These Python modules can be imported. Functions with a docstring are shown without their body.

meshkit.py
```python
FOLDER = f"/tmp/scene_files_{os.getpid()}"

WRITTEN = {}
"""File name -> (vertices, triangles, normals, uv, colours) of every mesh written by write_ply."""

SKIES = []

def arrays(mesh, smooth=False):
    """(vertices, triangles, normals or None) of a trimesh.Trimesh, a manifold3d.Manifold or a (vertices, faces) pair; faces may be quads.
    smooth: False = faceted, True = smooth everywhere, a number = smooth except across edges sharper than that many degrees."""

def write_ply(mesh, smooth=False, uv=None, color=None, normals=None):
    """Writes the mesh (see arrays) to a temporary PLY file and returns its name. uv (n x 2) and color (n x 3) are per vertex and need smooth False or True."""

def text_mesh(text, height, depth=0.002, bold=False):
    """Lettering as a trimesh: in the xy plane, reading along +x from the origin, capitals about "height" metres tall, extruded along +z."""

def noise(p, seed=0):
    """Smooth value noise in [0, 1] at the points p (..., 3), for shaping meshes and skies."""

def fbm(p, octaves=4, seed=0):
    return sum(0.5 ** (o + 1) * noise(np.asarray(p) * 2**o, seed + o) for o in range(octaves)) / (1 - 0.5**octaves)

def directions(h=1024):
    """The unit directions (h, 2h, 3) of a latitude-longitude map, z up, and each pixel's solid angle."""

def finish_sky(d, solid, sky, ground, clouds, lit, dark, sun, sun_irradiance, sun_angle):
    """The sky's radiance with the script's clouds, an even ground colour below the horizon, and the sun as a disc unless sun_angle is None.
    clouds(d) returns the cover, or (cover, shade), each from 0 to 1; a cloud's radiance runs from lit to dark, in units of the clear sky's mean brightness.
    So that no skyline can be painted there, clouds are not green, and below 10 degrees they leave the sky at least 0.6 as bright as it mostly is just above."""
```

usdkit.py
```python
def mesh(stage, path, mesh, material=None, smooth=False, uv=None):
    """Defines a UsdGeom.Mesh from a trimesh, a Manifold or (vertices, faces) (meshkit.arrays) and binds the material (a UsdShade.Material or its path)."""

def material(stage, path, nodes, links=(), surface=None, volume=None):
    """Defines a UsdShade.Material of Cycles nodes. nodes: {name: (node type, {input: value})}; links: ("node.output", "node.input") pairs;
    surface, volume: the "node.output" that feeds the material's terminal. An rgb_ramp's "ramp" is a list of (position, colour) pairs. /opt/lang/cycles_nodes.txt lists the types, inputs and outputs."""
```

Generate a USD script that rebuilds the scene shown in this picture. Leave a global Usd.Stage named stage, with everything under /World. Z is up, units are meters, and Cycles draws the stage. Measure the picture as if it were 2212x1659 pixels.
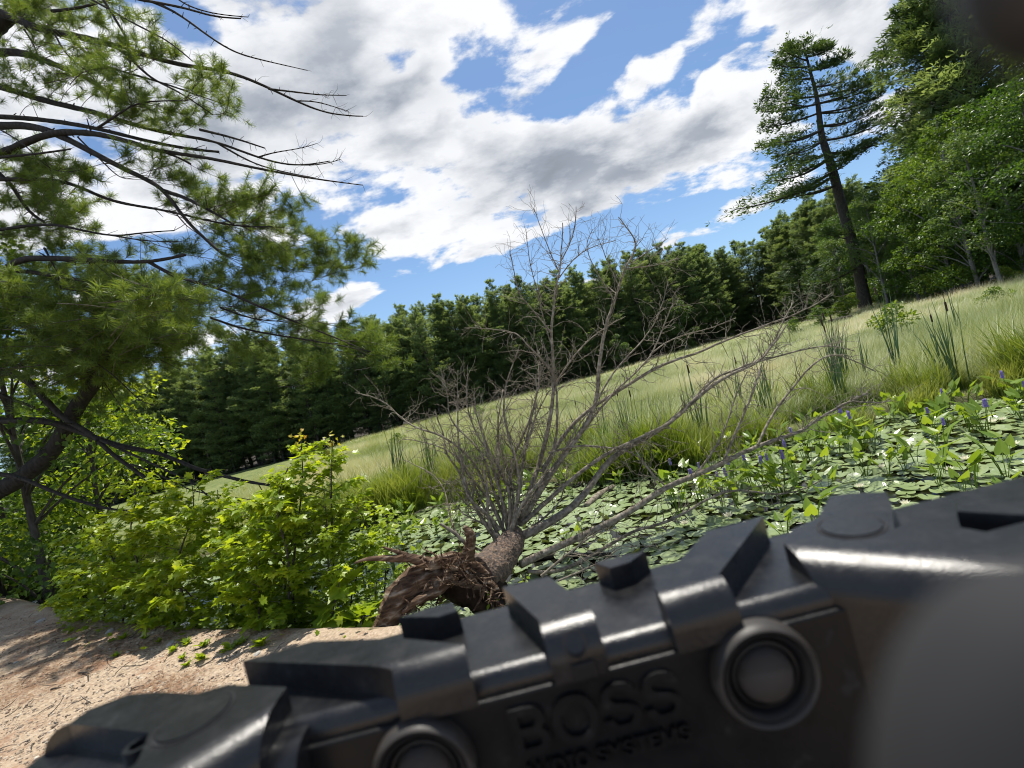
import math, random
import numpy as np, trimesh, manifold3d as m3, usdkit, meshkit
from pxr import Usd, UsdGeom, UsdLux, UsdShade, Gf, Sdf, Vt

stage = Usd.Stage.CreateInMemory()
UsdGeom.SetStageUpAxis(stage, 'Z'); UsdGeom.SetStageMetersPerUnit(stage, 1.0)
world = UsdGeom.Xform.Define(stage, '/World'); stage.SetDefaultPrim(world.GetPrim())
UsdGeom.Scope.Define(stage, '/World/Looks')
rng = np.random.default_rng(7); random.seed(7)

# ---------------------------------------------------------------- camera
EYE = np.array([0.0, 0.0, 2.0]); ROLL = math.radians(14.6); FPX = 1000.0   # FPX: focal length where the picture is 2212 wide
CR, SR = math.cos(ROLL), math.sin(ROLL)
cam = UsdGeom.Camera.Define(stage, '/World/camera')
cam.AddTransformOp().Set(Gf.Matrix4d(CR, 0, -SR, 0, SR, 0, CR, 0, 0, -1, 0, 0, *EYE, 1))
cam.CreateHorizontalApertureAttr(36.0); cam.CreateVerticalApertureAttr(27.0)
cam.CreateFocalLengthAttr(36.0 * FPX / 2212); cam.CreateFStopAttr(4.6); cam.CreateFocusDistanceAttr(9.0)
cam.CreateClippingRangeAttr(Gf.Vec2f(0.01, 20000)); cam.CreateExposureAttr(0.52)

# ---------------------------------------------------------------- sky and sun
SUN_EL, SUN_AZ = math.radians(71), math.radians(8)                        # azimuth from +y towards +x
SUN = np.array([math.sin(SUN_AZ) * math.cos(SUN_EL), math.cos(SUN_AZ) * math.cos(SUN_EL), math.sin(SUN_EL)])
SKY_STRENGTH = 0.1

def ray(u, v):
    """The world direction (depth 1 along y) through a point of the photograph scaled to 2212 wide."""
    du, dv = u - 1106.0, 829.5 - v
    return np.array([(du * CR + dv * SR) / FPX, 1.0, (-du * SR + dv * CR) / FPX])
def P(u, v, d): return EYE + d * ray(u, v)

def sky_material():
    N, L = {}, []
    N['geo'] = ('texture_coordinate', {}); D = 'geo.generated'
    N['sky'] = ('sky_texture', dict(sky_type='single_scattering', sun_disc=False, sun_elevation=SUN_EL, sun_rotation=SUN_AZ, altitude=200.0, air_density=1.0, aerosol_density=0.6, ozone_density=1.5))
    cnt = [0]
    def node(kind, inputs=None, links=None, out=None):
        cnt[0] += 1; n = f'n{cnt[0]}'; N[n] = (kind, inputs or {})
        for k, src in (links or {}).items(): L.append((src, f'{n}.{k}'))
        return f'{n}.{out}'
    def math_(t, a, b=None, c=None, clamp=False):
        i, l = dict(math_type=t, use_clamp=clamp), {}
        for k, x in (('value1', a), ('value2', b), ('value3', c)):
            if x is None: continue
            if isinstance(x, str): l[k] = x
            else: i[k] = float(x)
        return node('math', i, l, 'value')
    def dot(a, vec): return node('vector_math', dict(math_type='dot_product', vector2=vec), dict(vector1=a), 'value')
    def blob(u, v, ru, rv, w, tilt=0.0):
        """A soft patch of the sky, an ellipse of angular radii about ru, rv (2212 pixels at the lens axis) around a world direction, its long side tilted from the horizontal."""
        c = ray(u, v); n2 = np.linalg.norm(c); c = c / n2
        e1 = np.cross(c, [0, 0, 1.0]); e1 /= np.linalg.norm(e1); e2 = np.cross(e1, c)
        t = math.radians(tilt); a1, a2 = e1 * math.cos(t) + e2 * math.sin(t), e2 * math.cos(t) - e1 * math.sin(t)
        ru, rv = ru / FPX / n2, rv / FPX / n2
        q = node('vector_math', dict(math_type='multiply', vector2=(1, 1, 1)), dict(vector1=D), 'vector')
        x, y = dot(q, a1 / ru), dot(q, a2 / rv)
        s = math_('multiply_add', x, x, math_('multiply', y, y))
        g = math_('maximum', math_('subtract', 1.0, math_('multiply', s, 0.6)), 0.0)
        f = math_('greater_than', dot(q, c), 0.2)
        return math_('multiply', math_('multiply', g, f), w)
    total = None
    for b in CLOUD_BLOBS:
        x = blob(*b); total = x if total is None else math_('add', total, x)
    total = math_('maximum', math_('minimum', total, 0.34), -0.45)
    # the cloud layer seen in perspective: direction over height
    sep = node('separate_xyz', {}, dict(vector=D), 'x'); nm = sep.split('.')[0]
    h = math_('add', math_('maximum', f'{nm}.z', 0.0), 0.35)
    q = node('combine_xyz', {}, dict(x=math_('multiply', math_('divide', f'{nm}.x', h), 0.72), y=math_('divide', f'{nm}.y', h), z=f'{nm}.z'), 'vector')
    def fbm(off, scale, detail, rough, dist=0.0):
        v = node('mapping', dict(mapping_type='point', location=off), dict(vector=q), 'vector')
        return node('noise_texture', dict(dimensions='3D', scale=scale, detail=detail, roughness=rough, distortion=dist), dict(vector=v), 'fac')
    big = fbm((0.3, 1.7, 0.4), 2.2, 3.0, 0.5)
    fine = fbm((3.1, 0.2, 5.0), 5.2, 10.0, 0.57, 0.1)
    sx, sy = SUN[0] / (SUN[2] + .22) , SUN[1] / (SUN[2] + .22)
    k = 0.05
    fine2 = fbm((3.1 + 0.03, 0.2 - 0.02, 5.0 + 0.03), 5.2, 10.0, 0.57, 0.1)
    dens = math_('add', math_('add', math_('multiply', math_('subtract', big, 0.5), 1.0), math_('multiply', math_('subtract', fine, 0.5), 2.35)), total)
    cover = node('map_range', dict(range_type='smoothstep', from_min=0.0, from_max=0.22, to_min=0.0, to_max=1.0, clamp=True), dict(value=dens), 'result')
    # thick middles are grey below, thin rims and the side towards the sun white
    thick = node('map_range', dict(range_type='smoothstep', from_min=0.14, from_max=0.66, to_min=0.0, to_max=1.0, clamp=True), dict(value=dens), 'result')
    side = math_('multiply', math_('subtract', fine2, fine), 5.0)
    shade_ = math_('add', math_('multiply', thick, 0.85), side, clamp=True)
    dark = None
    for b in CLOUD_DARK:
        x = blob(*b); dark = x if dark is None else math_('add', dark, x)
    vary = math_('multiply', math_('subtract', big, 0.5), 1.2)
    shade = math_('add', math_('add', math_('multiply', shade_, 0.46), math_('multiply', dark, math_('add', 0.20, math_('multiply', thick, 0.36)))), vary, clamp=True)
    col = node('rgb_ramp', dict(ramp=[(0.0, CLOUD_LIT), (0.3, tuple(0.62 * a + 0.38 * b for a, b in zip(CLOUD_LIT, CLOUD_GREY))), (0.75, CLOUD_GREY), (1.0, tuple(c * .82 for c in CLOUD_GREY))]), dict(fac=shade), 'color')
    lowhaze = node('map_range', dict(range_type='smoothstep', from_min=0.0, from_max=0.35, to_min=0.28, to_max=0.0, clamp=True), dict(value=f'{nm}.z'), 'result')
    skyc = node('mix', dict(mix_type='multiply', fac=1.0, color2=SKY_TINT), dict(color1='sky.color'), 'color')
    skyh = node('mix', dict(mix_type='mix', color2=SKY_LOW), dict(color1=skyc, fac=lowhaze), 'color')
    mixed = node('mix', dict(mix_type='mix'), dict(color1=skyh, color2=col, fac=cover), 'color')
    N['bg'] = ('background_shader', dict(strength=SKY_STRENGTH)); L.append((mixed, 'bg.color'))
    return usdkit.material(stage, '/World/Looks/sky_look', N, L, surface='bg.background')

CLOUD_LIT, CLOUD_GREY, SKY_TINT, SKY_LOW = (6.9, 7.0, 7.2), (2.55, 2.85, 3.35), (0.80, 0.92, 1.0), (2.7, 4.2, 6.6)
CLOUD_BLOBS = [  # u, v, half width, half height, weight, tilt from the world's horizontal
    (700, 90, 330, 130, .36, 6), (520, 300, 330, 190, .40, 0), (1020, 60, 220, 70, .34, 8), (1150, 130, 120, 60, .22, 10), (900, 400, 260, 130, .42, 8),
    (1080, 320, 260, 70, .32, 10), (1300, 350, 360, 110, .46, 8), (1560, 330, 170, 75, .34, 6), (1060, 490, 200, 70, .36, 8), (1500, 430, 170, 55, .30, 8), (1650, 420, 90, 60, .28, 4),
    (1600, 165, 85, 46, .72, 0), (1760, 40, 80, 58, .62, 0), (1930, 40, 130, 70, .5, 10), (1900, 90, 60, 45, .2, 0), (1500, 40, 90, 45, .24, 20), (1370, 30, 120, 40, .22, 10), (1400, 150, 60, 40, .42, 0), (1520, 60, 70, 40, .34, 20), (1630, 20, 60, 40, .34, 0),
    (775, 655, 62, 42, .46, 0), (690, 700, 60, 40, .36, 0), (1690, 550, 40, 22, .30, 0), (1920, 240, 90, 60, .34, 0), (200, 430, 200, 160, .36, 0), (60, 130, 300, 200, .22, 0), (480, 740, 90, 50, .30, 0), (1380, 590, 20, 14, .3, 0),
    (840, 130, 90, 40, -.34, 8), (890, 265, 50, 32, -.30, 20), (1270, 215, 80, 40, -.34, 6), (1260, 170, 160, 40, -.28, 25), (1480, 120, 140, 55, -.34, 10), (1690, 105, 120, 50, -.36, 10), (1500, 215, 110, 36, -.24, 8), (1800, 170, 90, 70, -.26, 0), (1330, 90, 120, 34, -.26, 12),
    (640, 445, 55, 50, -.34, 30), (420, 90, 60, 60, -.36, 0), (1100, 600, 520, 60, -.50, 6), (700, 590, 200, 60, -.44, 0), (1600, 530, 220, 50, -.46, 6), (360, 560, 160, 50, -.30, 0), (1790, 460, 60, 50, -.2, 0)]
CLOUD_DARK = [(500, 330, 260, 110, .40, 0), (830, 440, 170, 70, .48, 8), (1180, 365, 240, 50, .52, 8), (1450, 340, 200, 45, .48, 8), (1060, 420, 150, 45, .42, 8), (1000, 120, 260, 60, .34, 6), (1520, 400, 140, 40, .4, 6), (1960, 60, 120, 60, .4, 8), (760, 190, 200, 60, .36, 6), (640, 60, 200, 60, .3, 6)]
dome = UsdLux.DomeLight.Define(stage, '/World/sky'); dome.CreateIntensityAttr(1.0)
UsdShade.MaterialBindingAPI.Apply(dome.GetPrim()).Bind(sky_material())
sun = UsdLux.DistantLight.Define(stage, '/World/sun')
sun.CreateIntensityAttr(1.22); sun.CreateAngleAttr(0.5); sun.CreateNormalizeAttr(True); sun.CreateColorAttr(Gf.Vec3f(1.0, 0.95, 0.86)) if hasattr(sun, 'CreateNormalizeAttr') else None
z_ = SUN; x_ = np.cross([0, 0, 1.0], z_); x_ /= np.linalg.norm(x_); y_ = np.cross(z_, x_)
sun.AddTransformOp().Set(Gf.Matrix4d(*x_, 0, *y_, 0, *z_, 0, 0, 0, 0, 1))
for p_ in (dome, sun): p_.GetPrim().SetCustomDataByKey('kind', 'structure')
# ---------------------------------------------------------------- helpers
class Buf:
    """Collects triangles, with a random number per piece and a height-along value per vertex."""
    def __init__(s): s.v, s.f, s.r, s.t, s.n = [], [], [], [], 0
    def add(s, v, f, r=None, t=None):
        v = np.asarray(v, float).reshape(-1, 3); f = np.asarray(f, int)
        if f.shape[1] == 4: f = np.vstack([f[:, [0, 1, 2]], f[:, [0, 2, 3]]])
        s.v.append(v); s.f.append(f + s.n); s.n += len(v)
        s.r.append(np.broadcast_to(rng.random() if r is None else r, (len(v),)))
        s.t.append(np.broadcast_to(0.0 if t is None else t, (len(v),)))
        return s
    def mesh(s, m, smooth=False):
        return np.vstack(s.v), np.vstack(s.f), np.concatenate(s.r), np.concatenate(s.t)
def unit(a):
    a = np.asarray(a, float); return a / (np.linalg.norm(a, axis=-1, keepdims=True) + 1e-12)
used = {}
def numbered(parent, name):
    k = (parent, name); n = used.get(k, 0); used[k] = n + 1
    return f'{parent}/{name}' + (f'_{n:03d}' if n else '')
LOOK = lambda m: f'/World/Looks/{m}'
def tag(prim, label=None, category=None, group=None, kind=None):
    for k, x in (('label', label), ('category', category), ('group', group), ('kind', kind)):
        if x: prim.SetCustomDataByKey(k, x)
    return prim
def ppath(parent): return '/World' if parent is None else str(parent.GetPath())
def obj(name, geo, look, parent=None, smooth=False, label=None, **kw):
    path = numbered(ppath(parent), name)
    r = t = None
    if isinstance(geo, Buf): geo = geo.mesh(None)
    if isinstance(geo, tuple) and len(geo) == 4: r, t = geo[2], geo[3]; geo = geo[:2]; 
    if r is not None and smooth is not False: smooth = True
    m = usdkit.mesh(stage, path, geo, LOOK(look), smooth=smooth)
    if r is not None:
        api = UsdGeom.PrimvarsAPI(m)
        api.CreatePrimvar('rnd', Sdf.ValueTypeNames.FloatArray, 'vertex').Set(Vt.FloatArray.FromNumpy(np.asarray(r, np.float32)))
        api.CreatePrimvar('along', Sdf.ValueTypeNames.FloatArray, 'vertex').Set(Vt.FloatArray.FromNumpy(np.asarray(t, np.float32)))
    tag(m.GetPrim(), label, **kw)
    return m.GetPrim()
def thing(name, label, category, loc=(0, 0, 0), rz=0.0, sc=1.0, group=None, rx=0.0, ry=0.0):
    x = UsdGeom.Xform.Define(stage, numbered('/World', name))
    x.AddTranslateOp().Set(Gf.Vec3d(*map(float, loc))); x.AddRotateXYZOp().Set(Gf.Vec3f(math.degrees(rx), math.degrees(ry), math.degrees(rz)))
    s = (sc, sc, sc) if np.ndim(sc) == 0 else sc
    x.AddScaleOp().Set(Gf.Vec3f(*map(float, s)))
    return tag(x.GetPrim(), label, category, group)
def copy(src, label, category, loc, rz=0.0, sc=1.0, group=None, rx=0.0, ry=0.0):
    name = src.GetName(); name = name[:-4] if name[-3:].isdigit() and name[-4] == '_' else name
    o = thing(name, label, category, loc, rz, sc, group, rx, ry)
    o.GetReferences().AddInternalReference(src.GetPath()); o.SetInstanceable(True)
    return o
def scatter(path_parent, name, protos, pos, quat, scale, idx, **kw):
    """A PointInscriber of alike pieces nobody could count."""
    pi = UsdGeom.PointInstancer.Define(stage, numbered(ppath(path_parent), name))
    paths = []
    for k, (geo, look) in enumerate(protos):
        r = t = None
        if isinstance(geo, Buf): geo = geo.mesh(None)
        if len(geo) == 4: r, t = geo[2], geo[3]; geo = geo[:2]
        pp = f'{pi.GetPath()}/{kw.get("piece", "tuft")}' + (f'_{k:03d}' if k else '')
        m = usdkit.mesh(stage, pp, geo, LOOK(look))
        if r is not None:
            api = UsdGeom.PrimvarsAPI(m)
            api.CreatePrimvar('rnd', Sdf.ValueTypeNames.FloatArray, 'vertex').Set(Vt.FloatArray.FromNumpy(np.asarray(r, np.float32)))
            api.CreatePrimvar('along', Sdf.ValueTypeNames.FloatArray, 'vertex').Set(Vt.FloatArray.FromNumpy(np.asarray(t, np.float32)))
        paths.append(pp)
    pi.CreatePrototypesRel().SetTargets(paths)
    pi.CreatePositionsAttr(Vt.Vec3fArray.FromNumpy(np.asarray(pos, np.float32)))
    pi.CreateProtoIndicesAttr(Vt.IntArray.FromNumpy(np.asarray(idx, np.int32)))
    pi.CreateScalesAttr(Vt.Vec3fArray.FromNumpy(np.asarray(scale, np.float32)))
    q = np.asarray(quat, float)
    pi.CreateOrientationsAttr(Vt.QuathArray([Gf.Quath(float(a), float(b), float(c), float(d)) for a, b, c, d in q]))
    return tag(pi.GetPrim(), kw.get('label'), kw.get('category'), None, kw.get('kind', 'stuff'))
def qz(a, tilt=0.0, ta=0.0):
    """Quaternions: turn by a about z, then tilt by 'tilt' about the level axis at angle ta."""
    a = np.asarray(a, float); tilt = np.broadcast_to(tilt, a.shape); ta = np.broadcast_to(ta, a.shape)
    c, s = np.cos(a / 2), np.sin(a / 2); tc, ts = np.cos(tilt / 2), np.sin(tilt / 2)
    ax, ay = np.cos(ta) * ts, np.sin(ta) * ts
    return np.stack([tc * c, ax * c + ay * s, ay * c - ax * s, tc * s], 1)
def curve(pts, n):
    """A smooth line through the points, n points long."""
    p = np.asarray(pts, float); k = len(p)
    if k == 2: return p[0] + (p[1] - p[0]) * np.linspace(0, 1, n)[:, None]
    d = np.concatenate([[0], np.cumsum(np.linalg.norm(np.diff(p, axis=0), axis=1) ** .7 + 1e-9)])
    from scipy.interpolate import PchipInterpolator, CubicSpline
    return np.stack([CubicSpline(d, p[:, i], bc_type='natural')(np.linspace(0, d[-1], n)) for i in range(p.shape[1])], 1)
def tube(p, r, sides=6, rough=0.0, cap=True, freq=7.0):
    p = np.asarray(p, float); n = len(p); r = np.broadcast_to(r, (n,)).astype(float)
    t = unit(np.gradient(p, axis=0)); ref = np.array([0.31, 0.17, 0.93]) if abs(t[0] @ [0, 0, 1]) < .9 else np.array([1.0, .2, .1])
    a = np.zeros_like(p); a0 = unit(np.cross(t[0], ref))
    for i in range(n):
        a0 = unit(a0 - t[i] * (a0 @ t[i])); a[i] = a0
    b = np.cross(t, a); ang = np.arange(sides) * 2 * np.pi / sides
    off = np.cos(ang)[None, :, None] * a[:, None] + np.sin(ang)[None, :, None] * b[:, None]
    v = p[:, None] + r[:, None, None] * off
    if rough: v = v + off * (r[:, None] * rough * (meshkit.fbm(v * freq, 3, 5) - .5) * 2)[..., None]
    i, j = np.meshgrid(np.arange(n - 1), np.arange(sides), indexing='ij')
    q = np.stack([i * sides + j, i * sides + (j + 1) % sides, (i + 1) * sides + (j + 1) % sides, (i + 1) * sides + j], -1).reshape(-1, 4)
    v = v.reshape(-1, 3); f = np.vstack([q[:, [0, 1, 2]], q[:, [0, 2, 3]]])
    if cap and r[-1] > .004:
        for e, c in ((0, p[0]), (n - 1, p[-1])):
            k = len(v); v = np.vstack([v, c]); jj = np.arange(sides)
            tri = np.stack([e * sides + jj, e * sides + (jj + 1) % sides, np.full(sides, k)], 1); f = np.vstack([f, tri if e else tri[:, ::-1]])
    return v, f
def spread(tv, tf, pos, zdir, ydir, sc, r=None, t=None):
    """Copies of a template at many places in one go: zdir its normal, ydir its long direction."""
    pos = np.asarray(pos, float); n = len(pos); y = unit(ydir); z = np.asarray(zdir, float); z = unit(z - y * (z * y).sum(1, keepdims=True)); x = np.cross(y, z)
    sc = np.broadcast_to(sc, (n,))[:, None, None]
    v = pos[:, None] + sc * (tv[None, :, 0:1] * x[:, None] + tv[None, :, 1:2] * y[:, None] + tv[None, :, 2:3] * z[:, None])
    f = (tf[None] + (np.arange(n) * len(tv))[:, None, None]).reshape(-1, 3)
    r = rng.random(n) if r is None else np.asarray(r)
    b = Buf(); b.add(v.reshape(-1, 3), f, np.repeat(r, len(tv)), np.tile(tv[:, 1], n) if t is None else np.repeat(t, len(tv)))
    return b
def merge(bufs):
    o = Buf()
    for b in bufs:
        v, f, r, t = b.mesh(None); o.add(v, f, r, t)
    return o
def rand_dir(n, zmin=-1.0, zmax=1.0):
    z = rng.uniform(zmin, zmax, n); a = rng.uniform(0, 2 * np.pi, n); s = np.sqrt(1 - z * z)
    return np.stack([s * np.cos(a), s * np.sin(a), z], 1)

# ---------------------------------------------------------------- materials
M = lambda name, nodes, links, surface='p.BSDF': usdkit.material(stage, LOOK(name), nodes, links, surface=surface)
def leaf_look(name, ramp, rough=0.42, trans=0.45, tcol=1.5, patch=2.0, spec=0.4, by_along=False):
    """Foliage: colour varies by leaf, by instance and by drifting patches; part of the light goes through."""
    N = {'rnd': ('attribute', dict(attribute='along' if by_along else 'rnd')), 'info': ('object_info', {}), 'geo': ('geometry', {}),
         'noise': ('noise_texture', dict(scale=patch, detail=3.0)),
         's1': ('math', dict(math_type='multiply_add', value2=0.55, value3=-0.12)), 's2': ('math', dict(math_type='multiply_add', value2=0.25)), 's3': ('math', dict(math_type='multiply_add', value2=0.45, use_clamp=True)),
         'ramp': ('rgb_ramp', dict(ramp=ramp)), 'p': ('principled_bsdf', dict(roughness=rough, specular_ior_level=spec)),
         'tc': ('mix', dict(mix_type='multiply', fac=1.0, color2=(tcol * 1.12, tcol, tcol * 0.45))), 'tr': ('translucent_bsdf', {}), 'mx': ('mix_closure', dict(fac=trans))}
    L = [('rnd.fac', 's1.value1'), ('info.random', 's2.value1'), ('s1.value', 's2.value3'), ('geo.position', 'noise.vector'), ('noise.fac', 's3.value1'), ('s2.value', 's3.value3'), ('s3.value', 'ramp.fac'),
         ('ramp.color', 'p.base_color'), ('ramp.color', 'tc.color1'), ('tc.color', 'tr.color'), ('p.BSDF', 'mx.closure1'), ('tr.BSDF', 'mx.closure2')]
    if by_along: N['s1'] = ('math', dict(math_type='multiply_add', value2=0.62, value3=-0.92)); N['s3'] = ('math', dict(math_type='multiply_add', value2=1.95, use_clamp=True)); N['s2'] = ('math', dict(math_type='multiply_add', value2=0.12))
    return M(name, N, L, 'mx.closure')
def bark_look(name, ramp, scale=14.0, stretch=(1, 1, .3), bump=0.6, rough=0.85, dist=0.02, extra=None):
    N = {'co': ('texture_coordinate', {}), 'geo': ('geometry', {}), 'map': ('mapping', dict(mapping_type='point', scale=stretch)),
         'n': ('noise_texture', dict(scale=scale, detail=6.0, roughness=.65)), 'v': ('voronoi_texture', dict(scale=scale * 1.6, feature='f1')),
         'ad': ('math', dict(math_type='multiply_add', value2=0.45)), 'ramp': ('rgb_ramp', dict(ramp=ramp)), 'b': ('bump', dict(strength=bump, distance=dist)), 'p': ('principled_bsdf', dict(roughness=rough, specular_ior_level=.25))}
    L = [('geo.position', 'map.vector'), ('map.vector', 'n.vector'), ('map.vector', 'v.vector'), ('v.distance', 'ad.value1'), ('n.fac', 'ad.value3'), ('ad.value', 'ramp.fac'), ('ramp.color', 'p.base_color'), ('ad.value', 'b.height'), ('b.normal', 'p.normal')]
    return M(name, N, L)
leaf_look('maple_leaf', [(0, (.085, .15, .012)), (.4, (.18, .27, .018)), (.75, (.30, .39, .028)), (1, (.42, .46, .05))], rough=.38, trans=.48, tcol=1.7)
leaf_look('dark_leaf', [(0, (.026, .066, .014)), (.5, (.055, .115, .018)), (1, (.12, .20, .025))], rough=.4, trans=.46)
leaf_look('forest_leaf', [(0, (.034, .076, .014)), (.5, (.078, .145, .022)), (1, (.22, .30, .035))], rough=.45, trans=.48, patch=.35)
leaf_look('pale_leaf', [(0, (.055, .105, .028)), (.5, (.095, .165, .045)), (1, (.17, .24, .07))], rough=.45, trans=.4, patch=.5)
leaf_look('young_leaf', [(0, (.28, .33, .03)), (.6, (.42, .36, .04)), (1, (.50, .22, .05))], trans=.45)
leaf_look('pine_needle', [(0, (.055, .100, .026)), (.5, (.115, .182, .038)), (1, (.21, .28, .05))], rough=.45, trans=.45, tcol=1.45, patch=1.2)
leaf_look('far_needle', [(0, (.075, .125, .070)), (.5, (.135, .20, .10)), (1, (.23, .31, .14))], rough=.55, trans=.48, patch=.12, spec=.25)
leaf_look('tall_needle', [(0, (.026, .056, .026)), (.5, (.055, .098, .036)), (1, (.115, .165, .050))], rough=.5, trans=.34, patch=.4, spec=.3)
leaf_look('grass_blade', [(0, (.08, .13, .025)), (.28, (.18, .24, .06)), (.55, (.34, .39, .18)), (.8, (.50, .51, .32)), (1, (.58, .50, .36))], rough=.42, trans=.35, tcol=1.15, patch=.22, by_along=True)
leaf_look('sedge_blade', [(0, (.075, .12, .018)), (.5, (.16, .23, .035)), (1, (.34, .38, .13))], rough=.42, trans=.4, tcol=1.2, patch=.8, by_along=True)
leaf_look('cattail_blade', [(0, (.04, .08, .035)), (.6, (.075, .14, .070)), (1, (.17, .23, .13))], rough=.34, trans=.25, by_along=True)
leaf_look('lily_pad_look', [(0, (.12, .18, .065)), (.5, (.20, .26, .11)), (.82, (.29, .34, .17)), (.93, (.34, .30, .09)), (1, (.20, .12, .05))], rough=.27, trans=.10, patch=1.0, spec=.7)
leaf_look('pickerel_leaf', [(0, (.085, .155, .018)), (.5, (.15, .24, .025)), (1, (.25, .34, .04))], rough=.32, trans=.45, spec=.6)
leaf_look('fern_frond', [(0, (.025, .06, .012)), (.5, (.05, .10, .018)), (1, (.09, .15, .025))], trans=.35)
bark_look('dark_bark', [(0, (.008, .007, .006)), (.5, (.028, .024, .020)), (1, (.075, .066, .056))])
bark_look('twig_bark', [(0, (.016, .013, .011)), (.6, (.045, .037, .030)), (1, (.11, .10, .085))], scale=30)
bark_look('dead_wood', [(0, (.022, .018, .013)), (.42, (.070, .058, .042)), (.68, (.155, .130, .096)), (1, (.30, .265, .21))], scale=16, stretch=(1, 1, 1), bump=.4, dist=.008, rough=.75)
bark_look('scaly_bark', [(0, (.008, .007, .006)), (.42, (.036, .030, .026)), (.65, (.085, .070, .060)), (.85, (.16, .105, .07)), (1, (.24, .20, .16))], scale=26, stretch=(1, 1, 1), bump=.9, dist=.02)
bark_look('rotten_wood', [(0, (.004, .003, .002)), (.42, (.022, .012, .007)), (.6, (.060, .033, .018)), (.8, (.125, .078, .046)), (1, (.29, .235, .18))], scale=11, stretch=(.6, .6, 2.2), bump=.9, dist=.03)
bark_look('grey_bark', [(0, (.05, .047, .043)), (.5, (.12, .115, .105)), (1, (.22, .215, .20))], scale=8, stretch=(1, 1, .8))
bark_look('stone_look', [(0, (.16, .14, .12)), (.5, (.27, .25, .22)), (1, (.42, .40, .37))], scale=24, stretch=(1, 1, 1), bump=.3, dist=.005)
M('lily_flower_look', {'p': ('principled_bsdf', dict(base_color=(.80, .78, .66), roughness=.5)), 'tr': ('translucent_bsdf', dict(color=(.8, .78, .6))), 'mx': ('mix_closure', dict(fac=.35))}, [('p.BSDF', 'mx.closure1'), ('tr.BSDF', 'mx.closure2')], 'mx.closure')
M('yellow_centre', {'p': ('principled_bsdf', dict(base_color=(.65, .45, .04), roughness=.6))}, [])
M('purple_flower', {'p': ('principled_bsdf', dict(base_color=(.23, .17, .46), roughness=.6))}, [])
M('cattail_brown', {'p': ('principled_bsdf', dict(base_color=(.045, .022, .012), roughness=.9))}, [])
M('fallen_needle', {'a': ('attribute', dict(attribute='rnd')), 'r': ('rgb_ramp', dict(ramp=[(0, (.13, .06, .03)), (.6, (.24, .11, .05)), (1, (.30, .20, .10))])), 'p': ('principled_bsdf', dict(roughness=.8))}, [('a.fac', 'r.fac'), ('r.color', 'p.base_color')])
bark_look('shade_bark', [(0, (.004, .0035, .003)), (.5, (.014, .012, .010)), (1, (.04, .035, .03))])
bark_look('dark_soil', [(0, (.003, .002, .0015)), (.5, (.012, .008, .005)), (1, (.045, .028, .016))], scale=12, stretch=(1, 1, 1))  # near black brown that paints the shade inside the root hollow
M('gravel_look', {'i': ('object_info', {}), 'r': ('rgb_ramp', dict(ramp=[(0, (.10, .075, .055)), (.4, (.24, .18, .13)), (.8, (.36, .29, .215)), (1, (.50, .44, .36))])), 'p': ('principled_bsdf', dict(roughness=.8))}, [('i.random', 'r.fac'), ('r.color', 'p.base_color')])
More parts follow.
